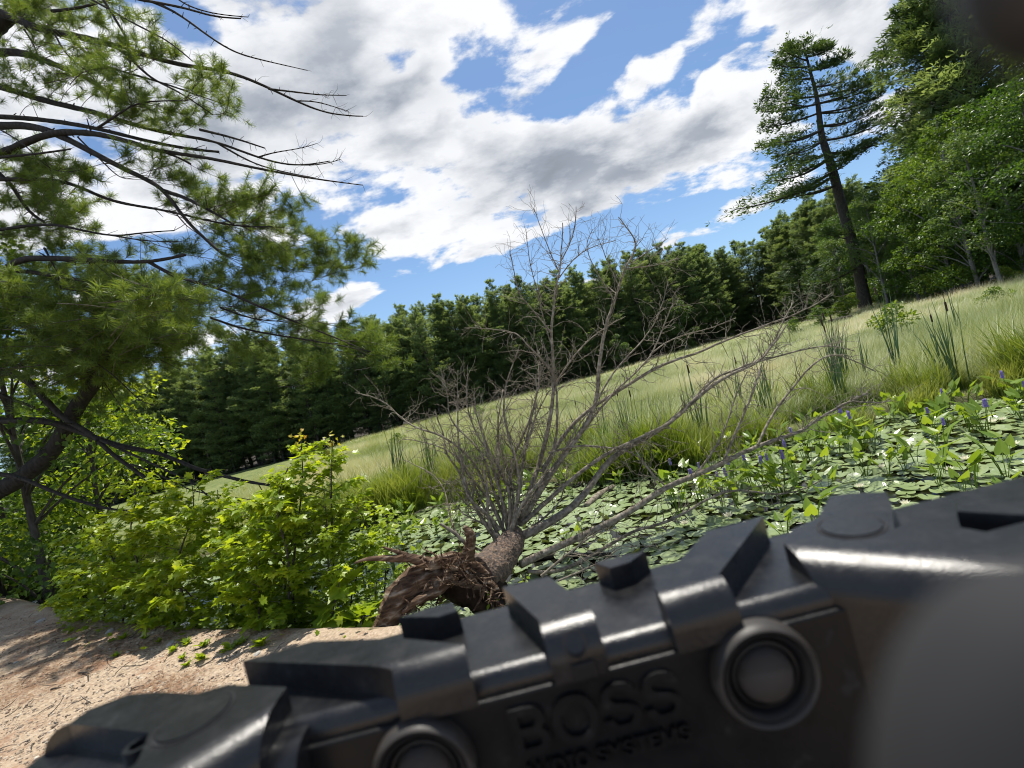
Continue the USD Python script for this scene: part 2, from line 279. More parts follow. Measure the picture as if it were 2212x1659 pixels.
# ---------------------------------------------------------------- the ground: sandy bank, pond bed, meadow, forest floor
sstep = lambda x, a, b: (lambda t: t * t * (3 - 2 * t))(np.clip((np.asarray(x, float) - a) / (b - a), 0, 1))
BANK = np.array([(-60, 30), (-25, 17.0), (-16, 12.6), (-10, 8.7), (-6.2, 6.1), (-3.6, 4.75), (-1.5, 3.7), (0.5, 3.0), (3, 2.2), (7, 1.2), (20, -3), (60, -14)])
SHORE = np.array([(-60, 60), (-16, 13.2), (-9, 10.6), (-6, 10.4), (-4, 9.9), (-1.7, 9.7), (.8, 8.7), (2.4, 7.9), (5.6, 7.6), (7.2, 6.8), (10, 6.2), (20, 5), (60, 0)])
EDGE = np.array([(-120, 50), (-60, 54), (-30, 55), (0, 60), (25, 68), (38, 78), (44, 84), (47, 60), (38, 52), (34.5, 44), (31, 33), (26, 24), (24, 19.5), (26, 16), (34, 10), (70, -10)])   # the meadow's border with the forest
bank_y = lambda x: np.interp(x, BANK[:, 0], BANK[:, 1]); shore_y = lambda x: np.interp(x, SHORE[:, 0], SHORE[:, 1])
from shapely.geometry import Polygon, Point
import shapely
MEADOW = Polygon([tuple(p) for p in EDGE] + [(70, -200), (-200, -200), (-200, 50)])
def height(x, y):
    x, y = np.asarray(x, float), np.asarray(y, float)
    db, ds = y - bank_y(x), y - shore_y(x)                               # > 0: beyond the bank's edge / beyond the pond's far shore
    bank = 0.50 + 0.16 * sstep(-x, 3, 12) + 0.05 * np.sin(x * 1.3 + y * .7) * .6
    far = 0.10 + 0.06 * np.sin(x * .21) * np.cos(y * .17)
    h = bank + (-0.35 - bank) * sstep(db, -.35, .95)
    h = np.where(ds > -1.2, np.maximum(h, -0.35 + (far + .35) * sstep(ds, -1.0, .15)), h)
    left = sstep(-x - .25 * y, 8.0, 11.5)                                # the wooded land on the left closes the pond
    h = h + (np.maximum(h, .45) - h) * left * sstep(y, 4, 7) * sstep(34 - y, 0, 10)
    r = np.hypot(x, y); h = h + sstep(r, 75, 260) * 9.0
    p = np.stack([x, y, 0 * x], -1)
    near = sstep(14 - r, 0, 6)
    sandy = sstep(-db, -.1, .5)
    h = h + near * sandy * (.055 * (meshkit.fbm(p * 1.7, 3, 3) - .5) + .05 * (meshkit.fbm(p * 6, 3, 9) - .5) + .012 * (meshkit.noise(p * 34, 4) - .5))
    return h + (1 - near) * .05 * (meshkit.fbm(p * .8, 2, 4) - .5)
def ground_hit(u, v):
    d = ray(u, v); ts = np.concatenate([np.arange(.3, 20, .02), np.arange(20, 140, .2)])
    pts = EYE + ts[:, None] * d; below = pts[:, 2] < height(pts[:, 0], pts[:, 1])
    return pts[np.argmax(below)] if below.any() else pts[-1]
def on_ground(x, y, dz=0.0): return np.array([x, y, float(height(x, y)) + dz])

ang = np.concatenate([np.radians(np.linspace(-68, 68, 400)), np.radians(np.linspace(68, 292, 60))[1:-1]])
rad = np.concatenate([[0.05], np.geomspace(.4, 16, 300), np.geomspace(16, 4000, 90)[1:]])
A_, R_ = np.meshgrid(ang, rad); gx, gy = R_ * np.sin(A_), R_ * np.cos(A_)
gz = height(gx, gy); nr, na = gx.shape
i, j = np.meshgrid(np.arange(nr - 1), np.arange(na), indexing='ij')
q = np.stack([i * na + j, i * na + (j + 1) % na, (i + 1) * na + (j + 1) % na, (i + 1) * na + j], -1).reshape(-1, 4)[:, ::-1]
db, ds = gy - bank_y(gx), gy - shore_y(gx)
fl = sstep(meshkit.fbm(np.stack([gx, gy, 0 * gx], -1) * .9, 3, 2), .42, .6)
sand_w = sstep(-db, -.15, .3) * (1 - .8 * sstep(-gx - .1 * gy, 7.2, 9.5)); mead_w = sstep(ds, -.4, .4)
inside = shapely.contains_xy(MEADOW, gx.ravel(), gy.ravel()).reshape(gx.shape)
forest_w = np.where(inside, 0.0, 1.0)
zone = np.stack([sand_w, mead_w * (1 - forest_w), forest_w], -1).reshape(-1, 3)
gm = usdkit.mesh(stage, '/World/ground', (np.stack([gx, gy, gz], -1).reshape(-1, 3), q), None, smooth=True)
UsdGeom.PrimvarsAPI(gm).CreatePrimvar('zone', Sdf.ValueTypeNames.Color3fArray, 'vertex').Set(Vt.Vec3fArray.FromNumpy(zone.astype(np.float32)))
tag(gm.GetPrim(), kind='structure')
N = {'z': ('attribute', dict(attribute='zone')), 'sx': ('separate_xyz', {}), 'geo': ('geometry', {}),
     'n1': ('noise_texture', dict(scale=1.6, detail=5.0)), 'n2': ('noise_texture', dict(scale=38.0, detail=5.0, roughness=.72)), 'v': ('voronoi_texture', dict(scale=75.0)), 'v2': ('voronoi_texture', dict(scale=26.0)),
     'sr': ('rgb_ramp', dict(ramp=[(0, (.29, .195, .12)), (.5, (.41, .305, .205)), (1, (.50, .39, .28))])), 'gr': ('rgb_ramp', dict(ramp=[(0, (.06, .045, .035)), (.3, (.27, .21, .15)), (1, (.52, .45, .36))])),
     'sand': ('mix', dict(mix_type='mix', fac=.45)), 'needle': ('noise_texture', dict(scale=2.6, detail=6.0, roughness=.7)), 'nf': ('map_range', dict(range_type='smoothstep', from_min=.50, from_max=.68, to_min=0, to_max=.6, clamp=True)),
     'sand2': ('mix', dict(mix_type='mix', color2=(.22, .10, .05))),
     'mud': ('rgb_ramp', dict(ramp=[(0, (.025, .020, .014)), (1, (.07, .055, .035))])), 'mead': ('rgb_ramp', dict(ramp=[(.3, (.07, .10, .025)), (.5, (.13, .16, .05)), (.7, (.22, .23, .09))])), 'for': ('rgb_ramp', dict(ramp=[(0, (.016, .013, .008)), (1, (.045, .034, .02))])),
     'm1': ('mix', dict(mix_type='mix')), 'm2': ('mix', dict(mix_type='mix')), 'm3': ('mix', dict(mix_type='mix')),
     'ba': ('math', dict(math_type='multiply_add', value2=.6)), 'b': ('bump', dict(strength=1.0, distance=.018)), 'p': ('principled_bsdf', dict(roughness=.9, specular_ior_level=.2))}
L = [('z.vector', 'sx.vector'), ('geo.position', 'n1.vector'), ('geo.position', 'n2.vector'), ('geo.position', 'v.vector'), ('geo.position', 'v2.vector'), ('geo.position', 'needle.vector'), ('n1.fac', 'sr.fac'), ('v.color', 'gr.fac'), ('sr.color', 'sand.color1'), ('gr.color', 'sand.color2'),
     ('needle.fac', 'nf.value'), ('nf.result', 'sand2.fac'), ('sand.color', 'sand2.color1'), ('n1.fac', 'mud.fac'), ('n1.fac', 'mead.fac'), ('n2.fac', 'for.fac'),
     ('mud.color', 'm1.color1'), ('sand2.color', 'm1.color2'), ('sx.x', 'm1.fac'), ('m1.color', 'm2.color1'), ('mead.color', 'm2.color2'), ('sx.y', 'm2.fac'), ('m2.color', 'm3.color1'), ('for.color', 'm3.color2'), ('sx.z', 'm3.fac'),
     ('m3.color', 'p.base_color'), ('n2.fac', 'ba.value1'), ('v2.distance', 'ba.value3'), ('ba.value', 'b.height'), ('b.normal', 'p.normal')]
M('ground_look', N, L); UsdShade.MaterialBindingAPI.Apply(gm.GetPrim()).Bind(UsdShade.Material.Get(stage, LOOK('ground_look')))

# the pond's surface
M('water_look', {'geo': ('geometry', {}), 'n': ('noise_texture', dict(scale=5.0, detail=2.0)), 'b': ('bump', dict(strength=.12, distance=.02)), 'p': ('principled_bsdf', dict(base_color=(.012, .014, .008), roughness=.06, ior=1.33, specular_ior_level=.5))},
  [('geo.position', 'n.vector'), ('n.fac', 'b.height'), ('b.normal', 'p.normal')])
xs = np.linspace(-16, 40, 113); wv, wf = [], []
for x in xs: wv += [(x, bank_y(x) - .2, 0), (x, shore_y(x) + .3, 0)]
for k in range(len(xs) - 1): wf.append((2 * k, 2 * k + 2, 2 * k + 3, 2 * k + 1))
obj('pond_water', (np.array(wv), np.array(wf)), 'water_look', kind='structure')
in_pond = lambda x, y: (y > bank_y(x) + .45) & (y < shore_y(x) - .25) & (height(x, y) < -.02)

# ---------------------------------------------------------------- meadow grass
def blade(base, h, lean, az, w, seg=3, droop=.5):
    """A bent blade of grass: a narrow strip that tapers to its tip."""
    s = np.linspace(0, 1, seg + 1); d = np.array([math.cos(az), math.sin(az), 0]); side = np.array([-math.sin(az + rng.normal(0, .6)), math.cos(az), 0])
    c = np.asarray(base) + np.outer(s, [0, 0, 1]) * h * (1 - .35 * lean * s[:, None]) + np.outer(s ** 1.8, d) * h * lean
    wd = w * (1 - s ** 1.5 * .9); v = np.empty((2 * (seg + 1), 3)); v[0::2] = c - side * wd[:, None] / 2; v[1::2] = c + side * wd[:, None] / 2
    f = [(2 * k, 2 * k + 1, 2 * k + 3, 2 * k + 2) for k in range(seg)]
    return v, np.array(f), np.repeat(s, 2)
WIND = math.radians(20)
def tuft(n, rad, hh, w, leanm, seeds=0, wind=.6):
    b = Buf()
    for k in range(n):
        r_, a_ = rad * math.sqrt(rng.random()), rng.uniform(0, 6.283); az = WIND + rng.normal(0, .7) if rng.random() < wind else rng.uniform(0, 6.283)
        v, f, t = blade((r_ * math.cos(a_), r_ * math.sin(a_), -.05), hh * rng.uniform(.6, 1.1), leanm * rng.uniform(.5, 1.5), az, w * rng.uniform(.7, 1.3))
        b.add(v, f, rng.random(), t * rng.uniform(.75, 1.05))
    return b
mp = [(tuft(60, .35, .72, .008, .55), 'grass_blade'), (tuft(60, .38, .62, .008, .8), 'grass_blade'), (tuft(70, .40, .8, .007, .45), 'grass_blade'), (tuft(70, .9, .62, .020, .8), 'grass_blade'), (tuft(70, 1.0, .55, .022, .9), 'grass_blade')]
def meadow_points(n, r0, r1, a0=-58, a1=58):
    r = np.sqrt(rng.uniform(r0 ** 2, r1 ** 2, n)); a = np.radians(rng.uniform(a0, a1, n)); x, y = r * np.sin(a), r * np.cos(a)
    ok = (y > shore_y(x) + .45) & shapely.contains_xy(MEADOW.buffer(1.0), x, y) & (x > -8.6 - .22 * y) & ((height(x, y) < .33) | (r > 40))
    return x[ok], y[ok]
px, py, pi_, ps = [], [], [], []
for n, r0, r1, ids, s0, s1 in ((9000, 8, 19, (0, 1, 2), .8, 1.15), (9000, 19, 36, (0, 1, 2, 3), .9, 1.25), (9500, 36, 100, (3, 4), .9, 1.5)):
    x, y = meadow_points(n, r0, r1); px.append(x); py.append(y); pi_.append(rng.choice(ids, len(x))); ps.append(rng.uniform(s0, s1, len(x)))
px, py, pi_, ps = map(np.concatenate, (px, py, pi_, ps)); pz = height(px, py)
hs = .45 + 1.1 * meshkit.fbm(np.stack([px, py, 0 * px], -1) * .22, 4, 8)
scatter(None, 'meadow_grass', mp, np.stack([px, py, pz], 1), qz(rng.normal(0, .45, len(px))), np.stack([ps, ps, ps * hs], 1), pi_, label='pale green tall grass bending across the whole wet meadow', category='grass')
# brighter sedge and marsh fern along the pond's far shore
sp = [(tuft(46, .22, .62, .012, .4, wind=.3), 'sedge_blade'), (tuft(40, .25, .45, .016, .6, wind=.2), 'sedge_blade')]
x = rng.uniform(-7, 17, 5200); y = shore_y(x) + rng.gamma(1.3, .95, 5200) - .55
cl = meshkit.fbm(np.stack([x, y, 0 * x], 1) * .9, 3, 44); ok = (height(x, y) > -.22) & (x > -6.5) & (cl > .44); x, y, cl = x[ok], y[ok], cl[ok]
s_ = rng.uniform(.5, 1.0, len(x)) * (.55 + 1.5 * np.clip(cl - .40, 0, .35) / .35)
scatter(None, 'shore_sedge', sp, np.stack([x, y, np.maximum(height(x, y), -.05)], 1), qz(rng.uniform(0, 6.28, len(x))), np.stack([s_, s_, s_], 1), rng.integers(0, 2, len(x)), label='bright green sedge along the edge between lily pads and meadow', category='sedge')
# ---------------------------------------------------------------- trees
DIAMOND = (np.array([(0, -.5, 0), (.32, 0, .08), (0, .5, 0), (-.32, 0, .08)]), np.array([(0, 1, 2), (0, 2, 3)]))
SPRAY = (np.array([(0, -.1, 0), (.12, .62, .06), (-.02, .34, .0), (.42, .36, .0), (.5, .02, .04), (.05, -.2, 0), (-.45, .3, .03), (-.1, .05, .02)]), np.array([(0, 1, 2), (0, 3, 4), (5, 6, 7)]))   # a ragged fan of needles
def conifer(h, seed, low=.12, width=.17, n_per=80, clump=.52, ragged=.35):
    """A pine or hemlock: tiers of boughs, each a spine set with ragged needle sprays."""
    g = np.random.default_rng(seed); wood, P_, Z_, Y_, S_, R_ = Buf(), [], [], [], [], []
    bend = g.normal(0, .012, 2); tx = lambda z: np.array([bend[0] * z + .12 * math.sin(z * .4 + seed), bend[1] * z, z])
    zz = np.linspace(0, h, 12); wood.add(*tube(np.array([tx(z) for z in zz]), .018 * h * (1 - zz / h) ** .8 * .62 + .012, 6), .5)
    z = h * low
    while z < h * .985:
        s = (z - h * low) / (h * (1 - low))                              # 0 at the lowest bough, 1 at the top
        prof = (min(1, .62 + s * 1.8) * (1 - s) ** .52 + .05) * h * width
        nb = int(g.integers(4, 7)); a0 = g.uniform(0, 6.28); tone = g.uniform(-.08, .08)
        for k in range(nb):
            if g.random() < .10: continue
            L_ = prof * (1 + g.normal(0, ragged)); L_ = max(.25, min(L_, prof * 1.7)); a = a0 + k * 6.283 / nb + g.normal(0, .25); d = np.array([math.cos(a), math.sin(a), 0])
            up = -.18 + .75 * s + g.normal(0, .12); b0 = tx(z)
            n = 5; t = np.linspace(0, 1, n); line = b0 + np.outer(t, d) * L_ + np.outer(t * up * L_ + .25 * L_ * t ** 2 * (1 - s) , [0, 0, 1])
            if L_ > .8: wood.add(*tube(line, np.linspace(.030, .008, n) * (.4 + L_ / 4), 3, cap=False), .5)
            m = max(4, int(n_per * L_ / (h * width) * (1.0 if s < .85 else 1.5)))
            tt = 1 - .78 * g.random(m) ** 1.3; lat = g.normal(0, .20, m) * L_ * (.35 + .6 * (1 - np.abs(tt - .55)))
            side = np.array([-d[1], d[0], 0]); c = b0 + tt[:, None] * d * L_ + lat[:, None] * side + (tt * up * L_ + .25 * L_ * tt ** 2 * (1 - s) + g.normal(.03, .10, m))[:, None] * [0, 0, 1]
            P_.append(c); Z_.append(unit(np.array([0, 0, 1]) + g.normal(0, .45, (m, 3)))); Y_.append(unit(d * .9 + np.sign(lat)[:, None] * side * .55 + g.normal(0, .3, (m, 3)) + [0, 0, .25 + .5 * s]))
            S_.append(clump * g.uniform(.65, 1.35, m)); R_.append(np.clip(.5 + tone + .3 * (tt - .6) + g.normal(0, .16, m), 0, 1))
        z += h * .030 * g.uniform(.8, 1.35)
    return wood, spread(*SPRAY, np.vstack(P_), np.vstack(Z_), np.vstack(Y_), np.concatenate(S_), np.concatenate(R_))
def broadleaf(h, seed, crown=(.30, 1.0), rx=.26, leaves=6000, size=.17, blobs=16, lean=0.0, tmpl=DIAMOND, stem_r=.011, n_trunk=1):
    """A trunk that divides into limbs; leaves gathered in clumps at the limbs' ends, with gaps between them."""
    g = np.random.default_rng(seed); wood, P_, Z_, Y_, S_, R_ = Buf(), [], [], [], [], []
    top = np.array([lean * h, 0, h * .93]); wob = g.normal(0, .012 * h, (2, 2))
    tr = curve([(0, 0, 0), (top[0] * .3 + wob[0, 0], wob[0, 1], h * .33), (top[0] * .65 + wob[1, 0], wob[1, 1], h * .66), top], 14)
    wood.add(*tube(tr, stem_r * h * (1 - np.linspace(0, 1, 14) * .85), 7, rough=.1), .5)
    for k in range(blobs):
        s = crown[0] + (crown[1] - crown[0]) * (k + .5 + g.uniform(-.4, .4)) / blobs; s = min(s, 1.0)
        b0 = tr[min(13, int(max(0, s - .16) * 13))]; a = g.uniform(0, 6.283); sh = math.sin(math.pi * min(1, max(.0, (s - crown[0]) / (crown[1] - crown[0]) * .86 + .12)))
        d = rx * h * sh * g.uniform(.35, 1.0); c = tr[min(13, int(s * 13))] + np.array([math.cos(a) * d, math.sin(a) * d, g.normal(0, .02 * h)])
        wood.add(*tube(curve([b0, (b0 + c) / 2 + [0, 0, .02 * h], c], 6), np.linspace(.0042, .0012, 6) * h, 4, cap=False), .5)
        rb = rx * h * g.uniform(.26, .48); m = int(leaves / blobs * (rb / (rx * h * .37)) ** 2)
        dirs = unit(g.normal(0, 1, (m, 3)) + [0, 0, .35]); rr = rb * g.uniform(.35, 1.0, m) ** .5; tone = g.normal(0, .10)
        lump = .75 + .5 * meshkit.fbm(dirs * 2.2 + k, 2, seed)
        P_.append(c + dirs * (rr * lump)[:, None] * [1, 1, .62]); Z_.append(unit(dirs * .5 + [0, 0, .7] + g.normal(0, .5, (m, 3)))); Y_.append(unit(dirs + g.normal(0, .7, (m, 3)) - [0, 0, .3]))
        S_.append(size * g.uniform(.6, 1.3, m)); R_.append(np.clip(.5 + tone + g.normal(0, .22, m), 0, 1))
    return wood, spread(*tmpl, np.vstack(P_), np.vstack(Z_), np.vstack(Y_), np.concatenate(S_), np.concatenate(R_))
def tree(name, geo, label, category, loc, bark, leaf, rz=0.0, sc=1.0, group=None):
    t = thing(name, label, category, loc, rz, sc, group)
    obj('trunk', geo[0], bark, t, smooth=True); obj('crown', geo[1], leaf, t); return t
def line_px(x, y):
    w = np.array([x, y]); return w

# --- the pine wood on the far side of the meadow: individual trees along its edge
far_protos = []
kinds = [(15.6, 1, .10, .165), (16.0, 2, .12, .15), (15.2, 3, .06, .18), (16.2, 4, .16, .155), (15.0, 5, .05, .17), (15.8, 6, .12, .16)]
edge_line = EDGE[1:8]; seg = np.linalg.norm(np.diff(edge_line, axis=0), axis=1); cum = np.concatenate([[0], np.cumsum(seg)])
def along_edge(s):
    p = np.array([np.interp(s, cum, edge_line[:, 0]), np.interp(s, cum, edge_line[:, 1])]); e = 2.0
    d = unit(np.array([np.interp(s + e, cum, edge_line[:, 0]) - np.interp(s - e, cum, edge_line[:, 0]), np.interp(s + e, cum, edge_line[:, 1]) - np.interp(s - e, cum, edge_line[:, 1])]))
    return p, np.array([-d[1], d[0]])
far_first = {}
g4 = np.random.default_rng(11)
def far_label(k, row): return ('dark green pine in the far wood behind the meadow, ' + ('at its front edge' if row == 0 else 'behind its front row'))
for row, (step, off) in enumerate(((2.0, 1.0), (2.2, 3.0), (2.6, 5.4), (3.4, 8.5), (4.6, 13.0))):
    s = row * .9
    while s < cum[-1] - 1:
        p, nrm = along_edge(s + g4.normal(0, .5)); p = p + nrm * (off + g4.uniform(-1.2, 1.4)); k = int(g4.integers(0, 6)); sc = g4.uniform(.90, 1.03) * (1.0 if row else .93)
        sc *= 1 + .10 * sstep(p[0], 10, 40)
        loc, grp, lab = on_ground(p[0], p[1], -.15), ('front row of the far pine wood' if row == 0 else 'pines behind the front row of the far wood'), far_label(k, row)
        if k not in far_first:
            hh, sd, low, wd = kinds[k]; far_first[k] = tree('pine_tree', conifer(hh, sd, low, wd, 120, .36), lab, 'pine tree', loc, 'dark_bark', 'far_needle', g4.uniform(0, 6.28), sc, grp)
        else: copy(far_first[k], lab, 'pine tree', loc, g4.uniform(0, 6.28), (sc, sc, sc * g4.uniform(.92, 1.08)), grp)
        s += step * g4.uniform(.75, 1.3)
# low dark growth between the far trunks: small hemlocks
for k in range(64):
    p, nrm = along_edge((k + .5) / 64 * (cum[-1] - 2) + g4.normal(0, .8)); p = p + nrm * g4.uniform(-.2, 1.5); sc = g4.uniform(.20, .42)
    copy(far_first[[2, 4][k % 2]], 'small dark conifer at the foot of the far pine wood', 'young conifer', on_ground(p[0], p[1], -.1), g4.uniform(0, 6.28), (sc * 1.5, sc * 1.5, sc), 'young conifers at the foot of the far wood')
# two lighter leafy trees standing in front of the far wood
LB1 = broadleaf(8.5, 21, (.2, 1.0), .30, 4200, .24)
for (u, v, d, sc, lab) in ((1470, 690, 66, .95, 'light green leafy tree in front of the far pines, right of the dead tree'), (1335, 745, 62, .62, 'low pale green leafy tree at the far wood edge, seen through the dead tree'), (1040, 870, 58, .42, 'small light green bush at the far wood edge left of the dead tree')):
    x, y = ray(u, v)[0] * d, d
    if lab.startswith('light'): lt0 = tree('leafy_tree', LB1, lab, 'leafy tree', on_ground(x, y, -.1), 'grey_bark', 'pale_leaf', 1.0, sc)
    else: copy(lt0, lab, 'leafy tree', on_ground(x, y, -.1), 2.0 + u, sc)

# --- the tall pine at the right, bough by bough
PD = 45.0; pbase = on_ground(*(ray(1868, 664)[[0, 1]] * PD), -.1)
cx3 = lambda x, y: (1437.8 + x * .39986, y * .39986)                      # from the enlarged view to 2212-wide points
trk = np.array([P(*cx3(x, y), PD) for x, y in ((1085, 1640), (1030, 1400), (1000, 1290), (925, 1010), (880, 850), (845, 740), (822, 560), (780, 380), (742, 235))]); trk[0] = pbase
tall = thing('tall_pine', 'tall old pine with layered boughs and bare lower trunk at the right', 'pine tree', pbase)
tl = curve(trk - pbase, 26); obj('trunk', Buf().add(*tube(tl, np.interp(np.linspace(0, 1, 26), [0, .08, .5, 1], [.62, .50, .38, .05]), 10, rough=.08)), 'dark_bark', tall, smooth=True)
boughs = [((775, 360), (590, 350), 9), ((770, 330), (622, 262), 7), ((790, 420), (620, 425), 9), ((815, 520), (530, 525), 12), ((822, 560), (505, 602), 12), ((828, 610), (512, 690), 12), ((845, 700), (500, 800), 12), ((850, 760), (600, 850), 9), ((870, 830), (590, 905), 9), ((880, 860), (562, 980), 12),
          ((900, 930), (375, 1132), 16), ((905, 950), (640, 1060), 10), ((920, 1000), (560, 1080), 8), ((760, 310), (900, 262), 7), ((780, 380), (1000, 302), 10), ((800, 470), (1040, 390), 11), ((815, 520), (1120, 410), 12), ((822, 560), (1195, 440), 14), ((828, 610), (1165, 520), 13), ((838, 680), (1130, 610), 11), ((850, 760), (1190, 650), 12),
          ((870, 830), (1280, 735), 13), ((885, 880), (1100, 800), 9), ((900, 930), (1020, 850), 7), ((745, 270), (660, 270), 6), ((752, 290), (840, 255), 6), ((742, 240), (742, 225), 4), ((1010, 1320), (820, 1500), 11), ((1000, 1290), (860, 1260), 9), ((1040, 1440), (790, 1540), 9), ((1020, 1360), (1180, 1260), 8), ((1005, 1300), (1120, 1330), 8)]
P_, Z_, Y_, S_, R_ = [], [], [], [], []
for k, (a, b, n) in enumerate(boughs):
    for rep in range(2 if k < 27 else 1):
        d2 = PD + (g4.normal(0, 2.2) if rep == 0 else g4.choice([-1, 1]) * g4.uniform(1.5, 3.5))
        jit = g4.normal(0, 14, 2) if rep else np.zeros(2); fr = 1.0 if rep == 0 else g4.uniform(.45, .8)
        A = P(*cx3(*a), PD); tip = P(*cx3(a[0] + (b[0] - a[0]) * fr + jit[0], a[1] + (b[1] - a[1]) * fr + jit[1]), d2)
        L_ = np.linalg.norm(tip - A); mid = A + .5 * (tip - A) + [0, 0, -.05 * L_]
        ln = curve([A, mid, tip], 9) - pbase
        obj('bough', Buf().add(*tube(ln, np.linspace(.11, .025, 9) * (.5 + L_ / 12), 5)), 'dark_bark', tall, smooth=True)
        m = int(n * 16 * fr); tt = 1 - .72 * g4.random(m) ** 1.25; ax = unit(tip - A); side = unit(np.cross(ax, [0, 0, 1]))
        w = .13 * L_ * (1.15 - np.abs(tt - .6)) + .25; lat = g4.normal(0, 1, m) * w
        ii = tt * 8; i0 = np.minimum(ii.astype(int), 7); c = ln[i0] + (ln[i0 + 1] - ln[i0]) * (ii - i0)[:, None] + lat[:, None] * side + np.abs(g4.normal(.12, .26, m))[:, None] * [0, 0, 1]
        P_.append(c); Z_.append(unit(np.array([0, 0, 1]) + g4.normal(0, .5, (m, 3)))); Y_.append(unit(ax * .8 + np.sign(lat)[:, None] * side * .5 + g4.normal(0, .35, (m, 3)) + [0, 0, .45])); S_.append(g4.uniform(.42, .85, m)); R_.append(np.clip(.45 + g4.normal(0, .2, m) + .15 * (tt - .6), 0, 1))
obj('needles', spread(*SPRAY, np.vstack(P_), np.vstack(Z_), np.vstack(Y_), np.concatenate(S_), np.concatenate(R_)), 'tall_needle', tall)

# --- the mixed wood at the right
CON = [conifer(21, 31, .06, .19, 95, .58), conifer(19, 32, .12, .17, 95, .55), conifer(12, 33, .03, .22, 80, .45)]
BRD = [broadleaf(15, 41, (.14, 1.0), .24, 9000, .20, 24), broadleaf(13, 42, (.18, 1.0), .28, 9000, .20, 22), broadleaf(14, 43, (.30, 1.0), .20, 6500, .17, 18, lean=.03), broadleaf(4.2, 44, (.05, 1.0), .42, 2600, .17, 12)]
proto = {}
def wood_tree(kind, idx, label, cat, x, y, rz, sc, group=None):
    key = (kind, idx)
    if key not in proto:
        geo = (CON if kind == 'con' else BRD)[idx]
        look = {'con': ['tall_needle', 'far_needle', 'tall_needle'], 'brd': ['forest_leaf', 'dark_leaf', 'pale_leaf', 'forest_leaf']}[kind][idx]
        nm = {'con': 'forest_pine', 'brd': 'forest_tree'}[kind] if not (kind == 'brd' and idx == 3) else 'undergrowth_shrub'
        proto[key] = tree(nm, geo, label, cat, on_ground(x, y, -.1), 'dark_bark' if kind == 'con' else 'grey_bark', look, rz, sc, group)
    else: copy(proto[key], label, cat, on_ground(x, y, -.1), rz, sc, group)
def at_px(u, d): return ray(u, 829.5 - (u - 1106) * -0)[0] * d
def xz(u, v, d): r = ray(u, v) * d; return r[0], r[1]
spec = [('con', 0, 2120, 585, 36, 1.10, 1.1, 'tall dark pine filling the wood above the slim pale tree'), ('con', 1, 2180, 575, 38, 1.25, .6, 'very tall dark pine behind the bright maple'), ('brd', 1, 2000, 632, 42, 1.0, .3, 'dark leafy tree right behind the slim pale barked tree'), ('brd', 1, 2075, 610, 37, 1.05, 2.9, 'dark leafy tree filling the middle of the right wood'),
    # kind, proto, base u, v, depth, scale, turn, label
    ('con', 0, 2125, 590, 33, .98, .3, 'tall dark pine rising behind the bright maple at the upper right'),
    ('con', 1, 2200, 560, 31, 1.22, 1.3, 'tall dark pine at the right edge reaching the top corner'),
    ('con', 1, 2330, 540, 33, 1.30, 2.3, 'dark pine beyond the right edge of the wood'),
    ('con', 0, 2030, 612, 45, .62, 2.0, 'dark pine between the tall old pine and the bright maple'),
    ('con', 2, 1745, 690, 58, .82, 1.0, 'small spiky conifer left of the tall old pine'),
    ('con', 2, 1790, 690, 52, .62, 2.0, 'low conifer at the foot of the tall old pine, on its left'),
    ('brd', 0, 2110, 600, 28, .80, .5, 'bright green maple in the middle of the right wood'),
    ('brd', 1, 2215, 575, 26, .86, 2.5, 'dense leafy tree at the right edge with pale trunk'),
    ('brd', 2, 1921, 668, 40, .78, .0, 'slim pale barked tree just right of the tall old pine'),
    ('brd', 1, 1985, 640, 35, .72, 4.0, 'broad dark leafy tree right of the slim pale barked tree'),
    ('brd', 0, 2055, 625, 31, .74, 1.7, 'leafy tree with yellow green top right of the slim pale trunk'),
    ('brd', 0, 1930, 650, 46, .82, 3.3, 'leafy tree behind the tall old pine trunk'),
    ('brd', 2, 1835, 675, 50, .70, 1.2, 'pale leafy tree left of the tall old pine trunk'),
    ('brd', 2, 2165, 612, 24.5, .72, 2.2, 'young pale barked tree at the right edge of the meadow'),
    ('brd', 1, 2300, 560, 22, .8, .2, 'leafy tree just outside the right edge'),
    ('brd', 0, 2270, 560, 30, 1.0, .9, 'leafy tree at the far right behind the pale trunk')]
for kind, idx, u, v, d, sc, rz, lab in spec:
    x, y = xz(u, v, d); wood_tree(kind, idx, lab, 'pine tree' if kind == 'con' else 'leafy tree', x, y, rz, sc)
for k in range(22):                                                       # second and third rows deeper in the wood
    t = k / 22; base = np.array([np.interp(t, np.linspace(0, 1, 7), EDGE[6:13, 0]), np.interp(t, np.linspace(0, 1, 7), EDGE[6:13, 1])]); x, y = base + [g4.uniform(4, 15), g4.uniform(1, 9)]
    kind, idx = [('brd', 0), ('con', 0), ('brd', 1), ('con', 1), ('brd', 1)][k % 5]
    wood_tree(kind, idx, 'shaded %s deep in the right wood behind the front trees' % ('pine' if kind == 'con' else 'leafy tree'), 'pine tree' if kind == 'con' else 'leafy tree', x, y, g4.uniform(0, 6.28), g4.uniform(.72, 1.0) * (.8 if kind == 'con' else 1), 'shaded %s deep in the right wood' % ('pines' if kind == 'con' else 'leafy trees'))
for k in range(46):                                                       # undergrowth along the wood's foot
    t = k / 46; base = np.array([np.interp(t, np.linspace(0, 1, 7), EDGE[6:13, 0]), np.interp(t, np.linspace(0, 1, 7), EDGE[6:13, 1])]); x, y = base + [g4.uniform(.2, 5), g4.uniform(-.5, 2)]
    wood_tree('brd', 3, 'low green shrub among the trunks at the foot of the right wood', 'shrub', x, y, g4.uniform(0, 6.28), g4.uniform(.28, .62), 'undergrowth along the foot of the right wood')
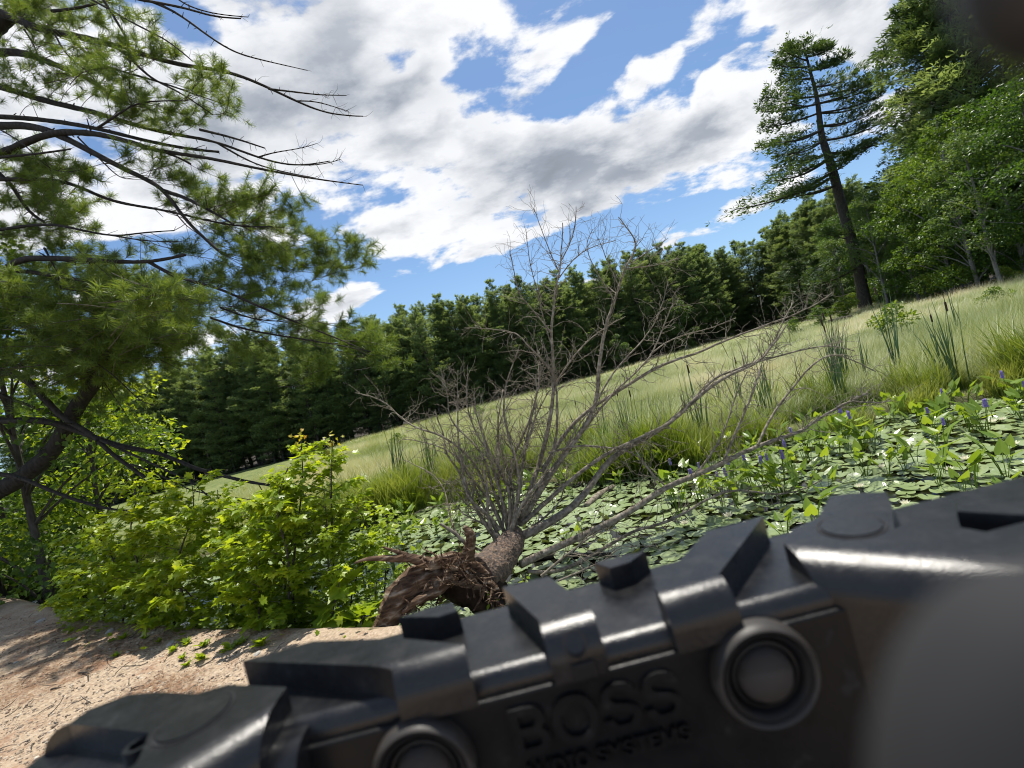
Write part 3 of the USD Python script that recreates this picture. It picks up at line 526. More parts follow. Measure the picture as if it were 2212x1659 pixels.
# ---------------------------------------------------------------- the pine at the left: bare boughs reaching over the bank, clouds of long needles
g5 = np.random.default_rng(5); DS = 1.45                                      # how much farther out than first measured the pine stands
def needle_puff(seed, n=46, L=.105, w=.0030, cone=.1):
    """A shoot's end with its long soft needles in a brush round it."""
    g = np.random.default_rng(seed); b = Buf()
    for k in range(n):
        z = g.uniform(-.35, 1.0); a = g.uniform(0, 6.283); s = math.sqrt(max(0, 1 - z * z)); d = np.array([s * math.cos(a), s * math.sin(a), z * .9 + .25]); d /= np.linalg.norm(d)
        o = np.array([0, 0, g.uniform(-.06, .03)]); side = unit(np.cross(d, g.normal(0, 1, 3))) * w; l = L * g.uniform(.75, 1.1); sag = np.array([0, 0, -.012])
        b.add(np.array([o - side * .6, o + side * .6, o + d * l * .6 + side * .6, o + d * l + sag, o + d * l * .6 - side * .6]), np.array([(0, 1, 2), (0, 2, 4), (4, 2, 3)]), g.random())
    return b
puffs = [(needle_puff(60 + k), 'pine_needle') for k in range(4)]
def quat_from(zdir, roll):
    """Quaternions that turn +z to the given directions."""
    z = unit(zdir); h = unit(np.cross(np.array([0, 0, 1.0]), z) + 1e-9); an = np.arccos(np.clip(z[:, 2], -1, 1)); c, s = np.cos(an / 2), np.sin(an / 2); a, b = np.cos(roll / 2), np.sin(roll / 2)
    w, x, y, zz = c, s * h[:, 0], s * h[:, 1], s * h[:, 2] * 0
    return np.stack([w * a, x * a + y * b, y * a - x * b, w * b], 1)
c1 = lambda p: (p[0] * .4, p[1] * .4)                                       # from the first enlarged view to 2212-wide points
c5 = lambda p: (p[0] * .4333, 608.3 + p[1] * .4333)                         # from the view of the lower left
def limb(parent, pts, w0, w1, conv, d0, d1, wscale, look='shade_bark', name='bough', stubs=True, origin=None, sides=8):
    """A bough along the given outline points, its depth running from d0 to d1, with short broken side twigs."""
    n = max(10, 6 * len(pts)); dd = np.linspace(d0, d1, len(pts)); dd = dd * DS; line = np.array([P(*conv(p), d) for p, d in zip(pts, dd)])
    c = curve(line, n); dm = np.linspace(d0, d1, n) * DS; r = np.linspace(w0, w1, n) * wscale * dm / FPX / 2
    r = r * (1 + .10 * np.sin(np.arange(n) * 1.9) * (np.arange(n) % 3 == 0))
    b = Buf().add(*tube(c - origin, np.maximum(r, .0025), sides, rough=.16, freq=16), .5)
    if stubs:
        for k in range(3, n, 2):
            if g5.random() < .75:
                t = unit(c[min(k + 1, n - 1)] - c[k - 1]); d = unit(np.cross(t, g5.normal(0, 1, 3)) + t * g5.uniform(.3, 1.0)); l = g5.uniform(.03, .13) * (1 + 1.2 * (g5.random() < .2))
                b.add(*tube(np.array([c[k], c[k] + d * l * .5, c[k] + d * l + [0, 0, -.01]]) - origin, np.array([.30, .22, .12]) * r[k] + .0012, 4), .5)
    obj(name, b, look, parent, smooth=True); return c
PO = on_ground(-12.6, 10.2, -.1)
pine = thing('overhanging_pine', 'big pine at the left whose dark bare boughs reach over the bank', 'pine tree', PO)
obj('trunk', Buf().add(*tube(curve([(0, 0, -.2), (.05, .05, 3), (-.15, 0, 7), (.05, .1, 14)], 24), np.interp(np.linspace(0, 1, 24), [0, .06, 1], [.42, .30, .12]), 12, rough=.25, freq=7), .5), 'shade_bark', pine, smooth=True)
up_limbs = [  # outline points in the enlarged view, widths there, depths
    ([(-420, 40), (0, 70), (200, 150), (430, 200), (700, 270), (960, 345), (1180, 380), (1360, 435), (1600, 545), (1780, 610), (1960, 628)], 46, 5, 6.4, 5.4),
    ([(1450, 480), (1620, 500), (1740, 512), (1870, 515)], 11, 4, 5.6, 5.3), ([(1600, 545), (1700, 550), (1800, 575), (1880, 600)], 8, 3, 5.5, 5.3),
    ([(-420, 330), (0, 285), (130, 290), (300, 350), (500, 440), (620, 540)], 50, 18, 6.9, 6.2),
    ([(-420, 400), (0, 470), (250, 545), (500, 605), (750, 680), (1000, 735), (1170, 770), (1400, 850), (1600, 890), (1780, 870)], 40, 5, 6.6, 5.5),
    ([(1170, 770), (1350, 870), (1500, 920), (1700, 960)], 12, 4, 5.9, 5.6), ([(1390, 850), (1480, 825), (1620, 800), (1710, 775)], 8, 3, 5.7, 5.5), ([(1600, 890), (1700, 890), (1790, 875), (1840, 860)], 7, 3, 5.6, 5.5),
    ([(-420, 620), (0, 630), (250, 650), (500, 690), (750, 750), (1000, 800), (1180, 820)], 30, 13, 6.6, 5.8),
    ([(-420, 700), (0, 680), (200, 690), (380, 760), (550, 850), (750, 950), (880, 1030), (1000, 1180), (1200, 1370)], 46, 14, 6.2, 5.2),
    ([(880, 1030), (1000, 1070), (1120, 1130), (1260, 1210)], 24, 10, 5.5, 5.1),
    ([(-420, 960), (0, 830), (250, 730), (420, 715), (600, 740), (850, 810), (1100, 850), (1300, 890), (1500, 930), (1700, 965), (1960, 1000)], 44, 5, 6.0, 5.2),
    ([(700, 760), (850, 810), (960, 850), (1030, 885)], 16, 9, 5.7, 5.6),
    ([(-420, 1000), (0, 970), (250, 970), (400, 1000), (600, 1080), (850, 1130), (1100, 1185), (1300, 1220), (1470, 1225)], 24, 8, 6.0, 5.3),
    ([(-420, 1300), (0, 1240), (200, 1215), (330, 1220), (600, 1270), (750, 1260), (940, 1245)], 20, 6, 5.7, 5.3), ([(600, 1270), (800, 1300), (980, 1305)], 9, 4, 5.4, 5.2),
    ([(-420, 1700), (0, 1480), (100, 1410), (250, 1395), (500, 1405), (800, 1412), (1000, 1375)], 44, 16, 5.4, 4.9),
    ([(800, 1412), (950, 1490), (1150, 1550), (1300, 1610), (1480, 1690), (1650, 1760), (1850, 1840), (1990, 1900)], 20, 5, 5.0, 4.6),
    ([(-300, 1500), (90, 1465), (300, 1490), (550, 1530), (750, 1560), (950, 1585)], 28, 10, 5.5, 5.1),
    ([(500, -90), (560, 0), (650, 150), (700, 260), (702, 380), (700, 480)], 16, 5, 5.6, 5.5), ([(380, -60), (500, 0), (750, 140), (900, 220), (1040, 330)], 13, 6, 5.7, 5.4),
    ([(640, -60), (800, 0), (950, 70), (1080, 160), (1250, 270), (1400, 320), (1660, 380)], 17, 4, 5.3, 4.9), ([(600, -40), (770, 0), (1000, 45), (1150, 85), (1300, 100)], 18, 6, 5.3, 5.0), ([(930, -30), (1000, 20), (1150, 70), (1340, 92)], 9, 4, 5.1, 5.0),
    ([(390, 210), (520, 330), (640, 380), (850, 440), (1000, 490), (1200, 560)], 15, 5, 6.0, 5.7), ([(700, 310), (820, 420), (950, 490), (1150, 620)], 15, 5, 5.8, 5.6), ([(530, 690), (650, 610), (750, 560), (1000, 545)], 13, 5, 5.7, 5.4),
    ([(1080, 700), (1240, 740), (1340, 770), (1430, 800)], 15, 7, 5.6, 5.4), ([(-200, 880), (0, 850), (200, 830), (380, 805)], 18, 8, 5.5, 5.3),
    ([(-160, 330), (0, 150), (70, 80), (140, -20)], 62, 50, 6.6, 6.7), ([(280, 60), (430, 40), (620, -10)], 16, 10, 6.1, 6.0), ([(0, 700), (150, 800), (300, 920), (550, 885)], 8, 3, 5.6, 5.4), ([(-60, 900), (60, 1000), (150, 1130), (240, 1200)], 26, 12, 6.2, 5.9),
    ([(300, 190), (360, 290), (450, 370), (520, 440)], 10, 4, 6.0, 5.9), ([(130, 160), (180, 240), (210, 310), (240, 350)], 9, 4, 6.2, 6.1), ([(240, 1340), (290, 1440), (330, 1560)], 12, 6, 5.4, 5.3), ([(420, 740), (560, 880), (640, 950), (680, 965)], 9, 4, 5.9, 5.7), ([(950, 1150), (1010, 1220), (1120, 1290)], 7, 3, 5.4, 5.3)]
limb_lines = [limb(pine, pts, a, b, c1, d0, d1, .4, origin=PO) for pts, a, b, d0, d1 in up_limbs]
low_limbs = [([(-260, 560), (0, 690), (150, 690), (320, 720), (480, 780), (650, 830), (800, 860), (950, 920), (1100, 965), (1250, 1000), (1390, 1020)], 38, 12, 5.6, 4.9), ([(-260, 480), (0, 455), (100, 470), (200, 560), (320, 680), (450, 760), (550, 850), (700, 960), (760, 1010)], 44, 15, 5.4, 5.0),
             ([(-100, 500), (0, 560), (150, 620), (330, 690)], 20, 12, 5.6, 5.4), ([(-200, 950), (0, 960), (120, 985), (250, 1040), (450, 1110), (600, 1140), (700, 1140)], 28, 10, 5.2, 4.9), ([(500, 790), (700, 880), (850, 950), (980, 1020), (1050, 1080), (1200, 1170), (1270, 1190)], 13, 5, 5.1, 4.7), ([(650, 910), (850, 990), (960, 1040), (1200, 1080), (1300, 1100)], 9, 3, 5.0, 4.7),
             ([(1050, 180), (1200, 230), (1400, 270), (1650, 310), (1850, 350)], 12, 4, 5.0, 4.6), ([(1100, 130), (1300, 190), (1550, 190)], 10, 3, 5.0, 4.8), ([(340, 330), (470, 400), (600, 500), (700, 590), (770, 620)], 8, 3, 5.2, 5.0), ([(0, 230), (200, 270), (450, 260), (600, 210)], 16, 5, 5.6, 5.3), ([(0, 460), (200, 370), (400, 280), (600, 230), (800, 160)], 22, 6, 5.5, 5.2)]
limb_lines += [limb(pine, pts, a, b, c5, d0, d1, .4333, origin=PO) for pts, a, b, d0, d1 in low_limbs]
# needles: x, y, rx, ry in the enlarged views, relative density
masses1 = [(160, 60, 200, 90, 1), (300, 60, 260, 100, 1), (640, 60, 150, 60, .7), (700, 200, 180, 80, .8), (420, 130, 160, 80, .8), (570, 330, 170, 70, 1), (950, 300, 90, 55, .7), (800, 330, 120, 60, .5), (1150, 450, 120, 90, .9), (1000, 560, 180, 80, .7), (480, 420, 230, 80, 1), (600, 520, 160, 70, 1), (850, 600, 230, 70, .9), (1225, 560, 50, 90, .8), (950, 670, 150, 50, .7), (140, 420, 150, 60, .6), (140, 300, 140, 70, .5), (120, 540, 130, 60, .4),
           (790, 830, 80, 60, .6), (980, 940, 100, 90, .9), (1000, 1060, 90, 60, .6), (1200, 1060, 120, 90, .9), (1390, 1080, 150, 110, 1), (1600, 1150, 90, 60, .8), (1350, 1230, 220, 130, 1), (1600, 1290, 210, 130, 1), (1830, 1380, 150, 80, 1), (1960, 1410, 70, 50, .9), (1500, 1440, 320, 110, 1), (1250, 1530, 270, 110, 1), (1750, 1500, 130, 90, .8), (150, 900, 220, 90, 1), (270, 860, 150, 100, 1), (330, 1000, 200, 110, 1), (150, 1080, 180, 90, .8), (420, 1090, 130, 60, .8), (250, 1200, 260, 110, .9), (450, 1220, 160, 80, .7), (300, 1380, 260, 110, 1), (560, 1440, 150, 70, .8), (700, 1500, 220, 80, 1), (150, 1550, 240, 110, 1), (620, 1600, 250, 90, 1), (900, 1620, 200, 60, .8), (1010, 1350, 60, 50, .4)]
masses5 = [(480, 100, 430, 110, 1), (300, 200, 330, 110, 1), (800, 120, 250, 90, 1), (750, 230, 200, 80, .9), (1080, 120, 160, 70, .5), (1050, 260, 160, 60, .35), (1500, 150, 200, 90, .9), (1330, 60, 200, 70, .8), (1650, 230, 180, 80, 1), (1800, 320, 140, 75, 1), (1560, 420, 110, 75, .95), (1900, 375, 80, 40, .9), (1420, 330, 90, 60, .5), (1230, 370, 130, 45, .35), (400, 300, 320, 90, .8), (150, 330, 180, 80, .7), (700, 330, 120, 60, .6), (60, 120, 150, 140, .8)]
pos, dirs, twig = [], [], Buf()
limb_pts = np.vstack(limb_lines)
for mm, conv, dn in [(m, c1, 5.6) for m in masses1] + [(m, c5, 4.95) for m in masses5] + [((m[0], m[1], m[2], m[3], m[4] * .8), c5, 5.7) for m in masses5 if m[0] < 1000]:
    x, y, rx, ry, dens = mm; n = int(dens * rx * ry / (300 if dn > 5.2 else 380)) + 6
    dc = (dn + g5.normal(0, .3) + (.5 if x < 500 else 0)) * DS
    n_tw = max(3, n // 6)
    for k in range(n_tw):                                                  # a twig that forks into shoots, a brush of needles at each shoot's end
        rr, a = math.sqrt(g5.random()), g5.uniform(0, 6.283); tip = P(*conv((x + rx * rr * math.cos(a), y + ry * rr * math.sin(a))), dc + g5.normal(0, .32))
        root = tip + np.array([-.42 - .35 * g5.random(), g5.normal(0, .15), g5.normal(.02, .18)])
        near = limb_pts[np.argmin(np.linalg.norm(limb_pts - root, axis=1))]
        if np.linalg.norm(near - root) < .75: root = near
        ln = curve([root, root * .55 + tip * .45 + g5.normal(0, .04, 3), tip], 6)
        twig.add(*tube(ln - PO, np.linspace(.0065, .0026, 6), 3, cap=False), .5)
        for q_ in range(6):
            b0 = ln[int(g5.integers(2, 6))]; d = unit(unit(tip - root) + g5.normal(0, .65, 3) + [0, 0, .35]); l = g5.uniform(.08, .32); e = b0 + d * l
            twig.add(*tube(np.array([b0, b0 + d * l * .5 + [0, 0, -.008], e]) - PO, np.array([.003, .0026, .002]), 3, cap=False), .5)
            for s_ in (1.0, .72) if l > .12 else (1.0,):
                pos.append(b0 + (e - b0) * s_); dirs.append(unit(d + [0, 0, .25]))
obj('twigs', twig, 'twig_bark', pine, kind='stuff')
pos, dirs = np.array(pos), np.array(dirs); n = len(pos); s_ = g5.uniform(1.0, 1.6, n)
scatter(pine, 'needles', puffs, pos - PO, quat_from(dirs, g5.uniform(0, 6.28, n)), np.stack([s_] * 3, 1), g5.integers(0, 4, n), piece='needle_brush')
# fine bare twigs at the ends of the longest boughs
fine = Buf()
for k in (0, 1, 2, 4, 5, 6, 7, 11, 20):
    c = limb_lines[k]
    for m in range(7):
        i0 = len(c) - 1 - int(g5.integers(0, len(c) // 4 + 2)); t = unit(c[i0] - c[i0 - 2]); d = unit(t + g5.normal(0, .55, 3) + [0, 0, .3]); l = g5.uniform(.08, .3)
        fine.add(*tube(curve([c[i0], c[i0] + d * l * .5 + g5.normal(0, .02, 3), c[i0] + d * l + [0, 0, .03]], 5) - PO, np.linspace(.0035, .0014, 5), 3, cap=False), .5)
obj('bare_twigs', fine, 'twig_bark', pine, kind='stuff')

# the leaning trunk under it
lean_pts = [(-420, 1260), (-150, 1130), (0, 1040), (150, 945), (270, 830), (370, 650), (450, 530), (550, 400), (620, 300), (720, 150)]
lo = on_ground(-10.3, 8.6, -.1); leaning = thing('leaning_pine', 'dark leaning trunk entering at the left edge below the boughs', 'pine tree', lo)
ll = np.array([P(*c5(p), d) for p, d in zip(lean_pts, np.linspace(8.3, 7.8, len(lean_pts)))]); ll[0] = lo
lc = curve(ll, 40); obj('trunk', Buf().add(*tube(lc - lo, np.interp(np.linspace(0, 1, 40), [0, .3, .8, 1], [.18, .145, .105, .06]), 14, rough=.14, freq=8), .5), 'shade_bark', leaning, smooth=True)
pos, dirs, twig = [], [], Buf()
for k in range(190):
    b0 = lc[int(g5.integers(30, 40))]; d = unit(g5.normal(0, 1, 3) * [1, .8, .5] + [0, 0, .25]); e = b0 + d * g5.uniform(.5, 1.6); twig.add(*tube(curve([b0, (b0 + e) / 2 + [0, 0, .08], e], 5) - lo, np.linspace(.012, .003, 5), 3), .5)
    for q_ in range(9): pos.append(b0 + (e - b0) * g5.uniform(.35, 1) + g5.normal(0, .09, 3)); dirs.append(unit(d + g5.normal(0, .5, 3) + [0, 0, .3]))
pos, dirs = np.array(pos), np.array(dirs); n = len(pos); obj('twigs', twig, 'twig_bark', leaning, kind='stuff')
s_ = g5.uniform(1.0, 1.6, n); scatter(leaning, 'needles', puffs, pos - lo, quat_from(dirs, g5.uniform(0, 6.28, n)), np.stack([s_] * 3, 1), g5.integers(0, 4, n), piece='needle_brush')

# ---------------------------------------------------------------- leafy trees in the shade behind, at the left
def maple_template(fold=.16):
    """A five lobed leaf, folded a little along its middle."""
    o = [(0, 0), (.16, -.06), (.42, .02), (.30, .20), (.62, .42), (.40, .46), (.34, .62), (.17, .58), (0, 1.02)]
    o = np.array(o + [(-x, y) for x, y in o[-2:0:-1]]); z = fold * np.abs(o[:, 0]) - .22 * (o[:, 1] - .3) ** 2
    v = np.vstack([np.c_[o, z], [[0, .36, .0]]]); c = len(o)
    return v, np.array([(c, k, (k + 1) % c) for k in range(c)])
MAPLE = maple_template(); MAPLE_B = maple_template(-.10)
OVAL = (np.array([(0, 0, 0), (.17, .22, .04), (.23, .5, .05), (.14, .8, .02), (0, 1, -.06), (-.14, .8, .02), (-.23, .5, .05), (-.17, .22, .04), (0, .5, 0)]), np.array([(8, k, (k + 1) % 8) for k in range(8)]))
SMALL = (np.array([(0, 0, 0), (.42, .28, .07), (.22, .62, .03), (0, 1, -.05), (-.22, .62, .03), (-.42, .28, .07)]), np.array([(0, 1, 2), (0, 2, 3), (0, 3, 4), (0, 4, 5)]))
left_trees = [  # px at the foot, depth, height, seed, leaves, label
    (95, 1255, 8.6, 7.8, 71, 5200, 'leafy tree with slender dark upright trunk at the left, behind the leaning trunk', .30, .9),
    (240, 1180, 10.5, 6.6, 72, 4600, 'leafy tree with bright green leaves above the bush at the left', .33, .9),
    (-120, 1300, 9.5, 9.0, 73, 5000, 'leafy tree at the left edge partly hidden by the pine needles', .30, 1.0),
    (20, 1200, 12.5, 7.0, 74, 3600, 'thin leafy tree in the left background seen between dark trunks', .30, .9),
    (-40, 1190, 11.5, 8.0, 76, 5200, 'leafy tree with bright leaves at the left edge above the leaning trunk', .34, 1.0),
  (140, 1215, 14.0, 6.2, 75, 3200, 'young leafy tree behind the slender dark trunk', .30, .8)]
for u, v, d, h, sd, nl, lab, rx, ls in left_trees:
    x, y = xz(u, v, d); geo = broadleaf(h, sd, (.10, 1.0), rx, nl, .125 * ls, 22, tmpl=SMALL, stem_r=.0105, lean=.03)
    tree('left_tree', geo, lab, 'leafy tree', on_ground(x, y, -.1), 'dark_bark', 'forest_leaf' if sd in (71, 73) else 'dark_leaf' if sd == 74 else 'maple_leaf' if sd == 72 else 'forest_leaf' if sd == 76 else 'dark_leaf', 1.0, 1.0)  # darker leaf looks carry the shade on most of these trees

# ---------------------------------------------------------------- the bush of maple saplings on the bank
def sapling(name, label, category, u0, v0, u1, v1, d, n_leaf, size, look='maple_leaf', tip=False, group=None, tmpl=MAPLE, width=1.0, singles=90):
    b0 = ground_hit(u0, v0); b0 = P(u0, v0, d); b0[2] = float(height(b0[0], b0[1])) - .04; top = P(u1, v1, d + g5.normal(0, .08)); H = np.linalg.norm(top - b0)
    t = thing(name, label, category, b0, group=group); st = curve([b0, b0 * .6 + top * .4 + g5.normal(0, .05, 3) * H, b0 * .25 + top * .75 + g5.normal(0, .03, 3) * H, top], 16)
    obj('stem', Buf().add(*tube(st - b0, np.linspace(.011, .003, 16) * (.5 + H / 2), 6), .5), 'twig_bark', t, smooth=True)
    tw, P_, Z_, Y_, S_ = Buf(), [], [], [], []
    nb = max(7, int(H * 11))
    for k in range(nb):
        s = .06 + .92 * (k + .5) / nb; c = st[min(15, int(s * 15))]; a = k * 2.4 + g5.normal(0, .4); L_ = width * (.14 + .42 * math.sin(math.pi * min(1, .18 + .78 * s)) * g5.uniform(.6, 1.2)) * min(1, H / 1.1)
        d_ = unit(np.array([math.cos(a), math.sin(a), g5.uniform(.15, .8)])); e = c + d_ * L_
        ln = curve([c, c + d_ * L_ * .5 + [0, 0, .03], e], 6); tw.add(*tube(ln - b0, np.linspace(.0042, .0018, 6), 3, cap=False), .5)
        m = max(4, int(n_leaf / nb * L_ / .34))
        for q_ in range(m):
            f = g5.uniform(.15, 1.0); p = ln[min(5, int(f * 5.99))] + g5.normal(0, .012, 3); out = unit(d_ * .5 + g5.normal(0, .75, 3) * [1, 1, .35] + [0, 0, -.12])
            pet = p + out * g5.uniform(.02, .05); P_.append(pet); Y_.append(unit(out + [0, 0, -.35])); Z_.append(unit(np.array([0, 0, 1]) + g5.normal(0, .42, 3) + SUN * .4)); S_.append(size * g5.uniform(.42, 1.45))
    P_, Z_, Y_, S_ = map(np.array, (P_, Z_, Y_, S_)); obj('twigs', tw, 'twig_bark', t, kind='stuff')
    toward = np.linalg.norm(P_ - EYE, axis=1) - 1.5 * S_ / size; order = np.argsort(toward); one, rest = order[:singles], order[singles:]
    rr = np.clip(g5.normal(.5, .25, len(P_)) + .25 * ((P_[:, 2] - b0[2]) / H - .5), 0, 1)
    for k in one: obj('leaf', spread(*(tmpl if k % 2 else (tmpl if tmpl is not MAPLE else MAPLE_B)), P_[k:k + 1] - b0, Z_[k:k + 1], Y_[k:k + 1], S_[k:k + 1], rr[k:k + 1]), look, t)
    if len(rest): obj('leaves', spread(*tmpl, P_[rest] - b0, Z_[rest], Y_[rest], S_[rest], rr[rest]), look, t, kind='stuff')
    if tip:
        m = 16; c = top + g5.normal(0, .05, (m, 3)) * [1, 1, 1.2]; obj('young_leaves', spread(*MAPLE, c - b0, unit(g5.normal(0, .5, (m, 3)) + [0, -.2, .8]), rand_dir(m, -.2, .7), size * g5.uniform(.45, .85, m)), 'young_leaf', t, label='yellow and orange young leaves at the very top')
    return t
saps = [((178, 1338), (208, 1228), 5.7, 70, 'low sapling at the far left end of the bright bush'), ((225, 1345), (228, 1190), 5.6, 110, 'small sapling at the left end of the bush, second from its end'), ((262, 1345), (262, 1130), 5.5, 130, 'sapling in the left part of the bush, below the bare bough ends'), ((315, 1350), (305, 1050), 5.4, 170, 'taller sapling at the left whose top meets the meadow edge'),
        ((372, 1352), (350, 1035), 5.2, 190, 'sapling whose top stands highest in the left half of the bush'), ((432, 1358), (415, 1048), 5.0, 190, 'sapling in the left middle of the bush, right of its highest left top'), ((490, 1362), (470, 1058), 4.9, 190, 'sapling in the middle of the bush left of the dip'), ((540, 1366), (520, 1110), 4.8, 160, 'shorter sapling in the dip of the bush'), ((585, 1368), (575, 1060), 4.6, 190, 'sapling just left of the tallest one'),
        ((640, 1366), (650, 948), 4.4, 230, 'tallest sapling of the bush with yellow young leaves on top'), ((690, 1362), (718, 955), 4.5, 190, 'tall sapling with orange tinted top beside the tallest one'), ((618, 1376), (622, 1010), 4.25, 190, 'sapling in front of the tallest one, dense with leaves'), ((715, 1345), (700, 1060), 4.4, 170, 'sapling under the orange tinted top'), ((762, 1340), (772, 1095), 4.6, 150, 'sapling at the right end of the bush beside the cattail blades'),
        ((812, 1300), (835, 1088), 5.3, 110, 'thin sapling right of the bush against the lily pads'), ((560, 1378), (560, 1200), 4.2, 110, 'low sapling at the front of the bush above the sand'), ((420, 1368), (400, 1200), 4.7, 110, 'low sapling at the front left of the bush'), ((330, 1362), (345, 1210), 5.1, 90, 'low sapling at the front of the bush near the pale stone')]
for k, (a, b, d, nl, lab) in enumerate(saps): sapling('maple_sapling', lab, 'sapling', *a, *b, d, int(nl * (5.4 if k < 12 or k > 14 else 3.4)), .064, width=1.15 if k < 8 else .95, tip=k in (9, 10), singles=110 if nl > 120 else 60)
sapling('broad_leaved_plant', 'low plant with big broad lobed leaves at the right front of the bush', 'plant', 722, 1366, 735, 1250, 4.0, 42, .17, 'maple_leaf', singles=60, width=.8)
sapling('broad_leaved_plant', 'big leaved low plant beside the rotten root, behind the sound bar', 'plant', 780, 1376, 785, 1318, 3.75, 22, .16, 'maple_leaf', singles=40, width=.7)
for (a, b, d, n, lab) in (((800, 1345), (815, 1255), 4.1, 60, 'willowy green shoot with narrow leaves left of the rotten root'), ((905, 1330), (935, 1270), 3.95, 26, 'light green shoot growing in front of the dark root hollow'), ((885, 1335), (893, 1290), 3.95, 18, 'small light green shoot left of the one before the root hollow'), ((1128, 1275), (1135, 1235), 4.2, 10, 'single pale green leafy shoot right of the fallen trunk'), ((1060, 1320), (1066, 1298), 3.9, 14, 'tiny green shoot at the foot of the root hollow')):
    sapling('green_shoot', lab, 'plant', *a, *b, d, n * 2, .055, 'maple_leaf', tmpl=OVAL, singles=40, width=.55)
# low leaves at the bush's foot
m = 1900; u = g5.uniform(130, 830, m); x0 = g5.random(m); pts = []
P_, Z_, Y_ = [], [], []
for k in range(m):
    d = 5.7 - (u[k] - 180) / 640 * 1.5 + g5.normal(.10, .42); p = P(u[k], 1350, d); p[2] = height(p[0], p[1]) + abs(g5.normal(.03, .16)); P_.append(p); Z_.append(unit(g5.normal(0, .45, 3) + [0, -.1, 1])); Y_.append(rand_dir(1, -.3, .3)[0])
obj('ground_ivy', spread(*MAPLE, np.array(P_), np.array(Z_), np.array(Y_), g5.uniform(.035, .085, m)), 'maple_leaf', label='low leafy ground cover under the bright bush', category='ground cover', kind='stuff')
# ---------------------------------------------------------------- the fallen dead tree
g6 = np.random.default_rng(17)
qv = lambda x, y: (829.5 + .25 * x, 995 + .25 * y)                          # from the enlarged view of the root to 2212-wide points
DO = on_ground(P(*qv(760, 1150), 4.05)[0], 4.1, 0)
dead = thing('fallen_tree', 'fallen bare dead tree with rotten root and grey branches fanning out over the pond', 'dead tree', DO)
def rel(pts, ds, conv=lambda x, y: (x, y)): return np.array([P(*conv(*p), d) for p, d in zip(pts, ds)]) - DO
def rough_tube(pts, radii, n, sides, amp, f1=6.0, f2=22.0, flute=0.0):
    """A tube with a lumpy, fluted, broken skin."""
    c = curve(pts, n); r = np.interp(np.linspace(0, 1, n), np.linspace(0, 1, len(radii)), radii); v, f = tube(c, r, sides, cap=True)
    k = n * sides; cc = np.repeat(c, sides, 0); off = v[:k] - cc; d = unit(off); an = np.tile(np.arange(sides) * 2 * np.pi / sides, n)
    q = v[:k]; nz = (meshkit.fbm(q * f1, 3, 2) - .5) * 1.4 + (meshkit.fbm(q * f2, 3, 7) - .5) * .7
    fl = flute * (meshkit.noise(np.stack([np.cos(an) * 2.6, np.sin(an) * 2.6, np.repeat(np.linspace(0, 1.2, n), sides)], 1) + 9, 3) - .5) * 2
    v[:k] = cc + off * (1 + amp * nz + fl)[:, None]; return v, f
tb = rel([(800, 1010), (930, 920), (1040, 790), (1120, 680), (1150, 600)], [4.1, 4.3, 4.55, 4.8, 4.95], qv)
obj('trunk', Buf().add(*rough_tube(tb, [.185, .175, .155, .13, .05], 44, 30, .26, 9, 34), .5), 'scaly_bark', dead, smooth=True)
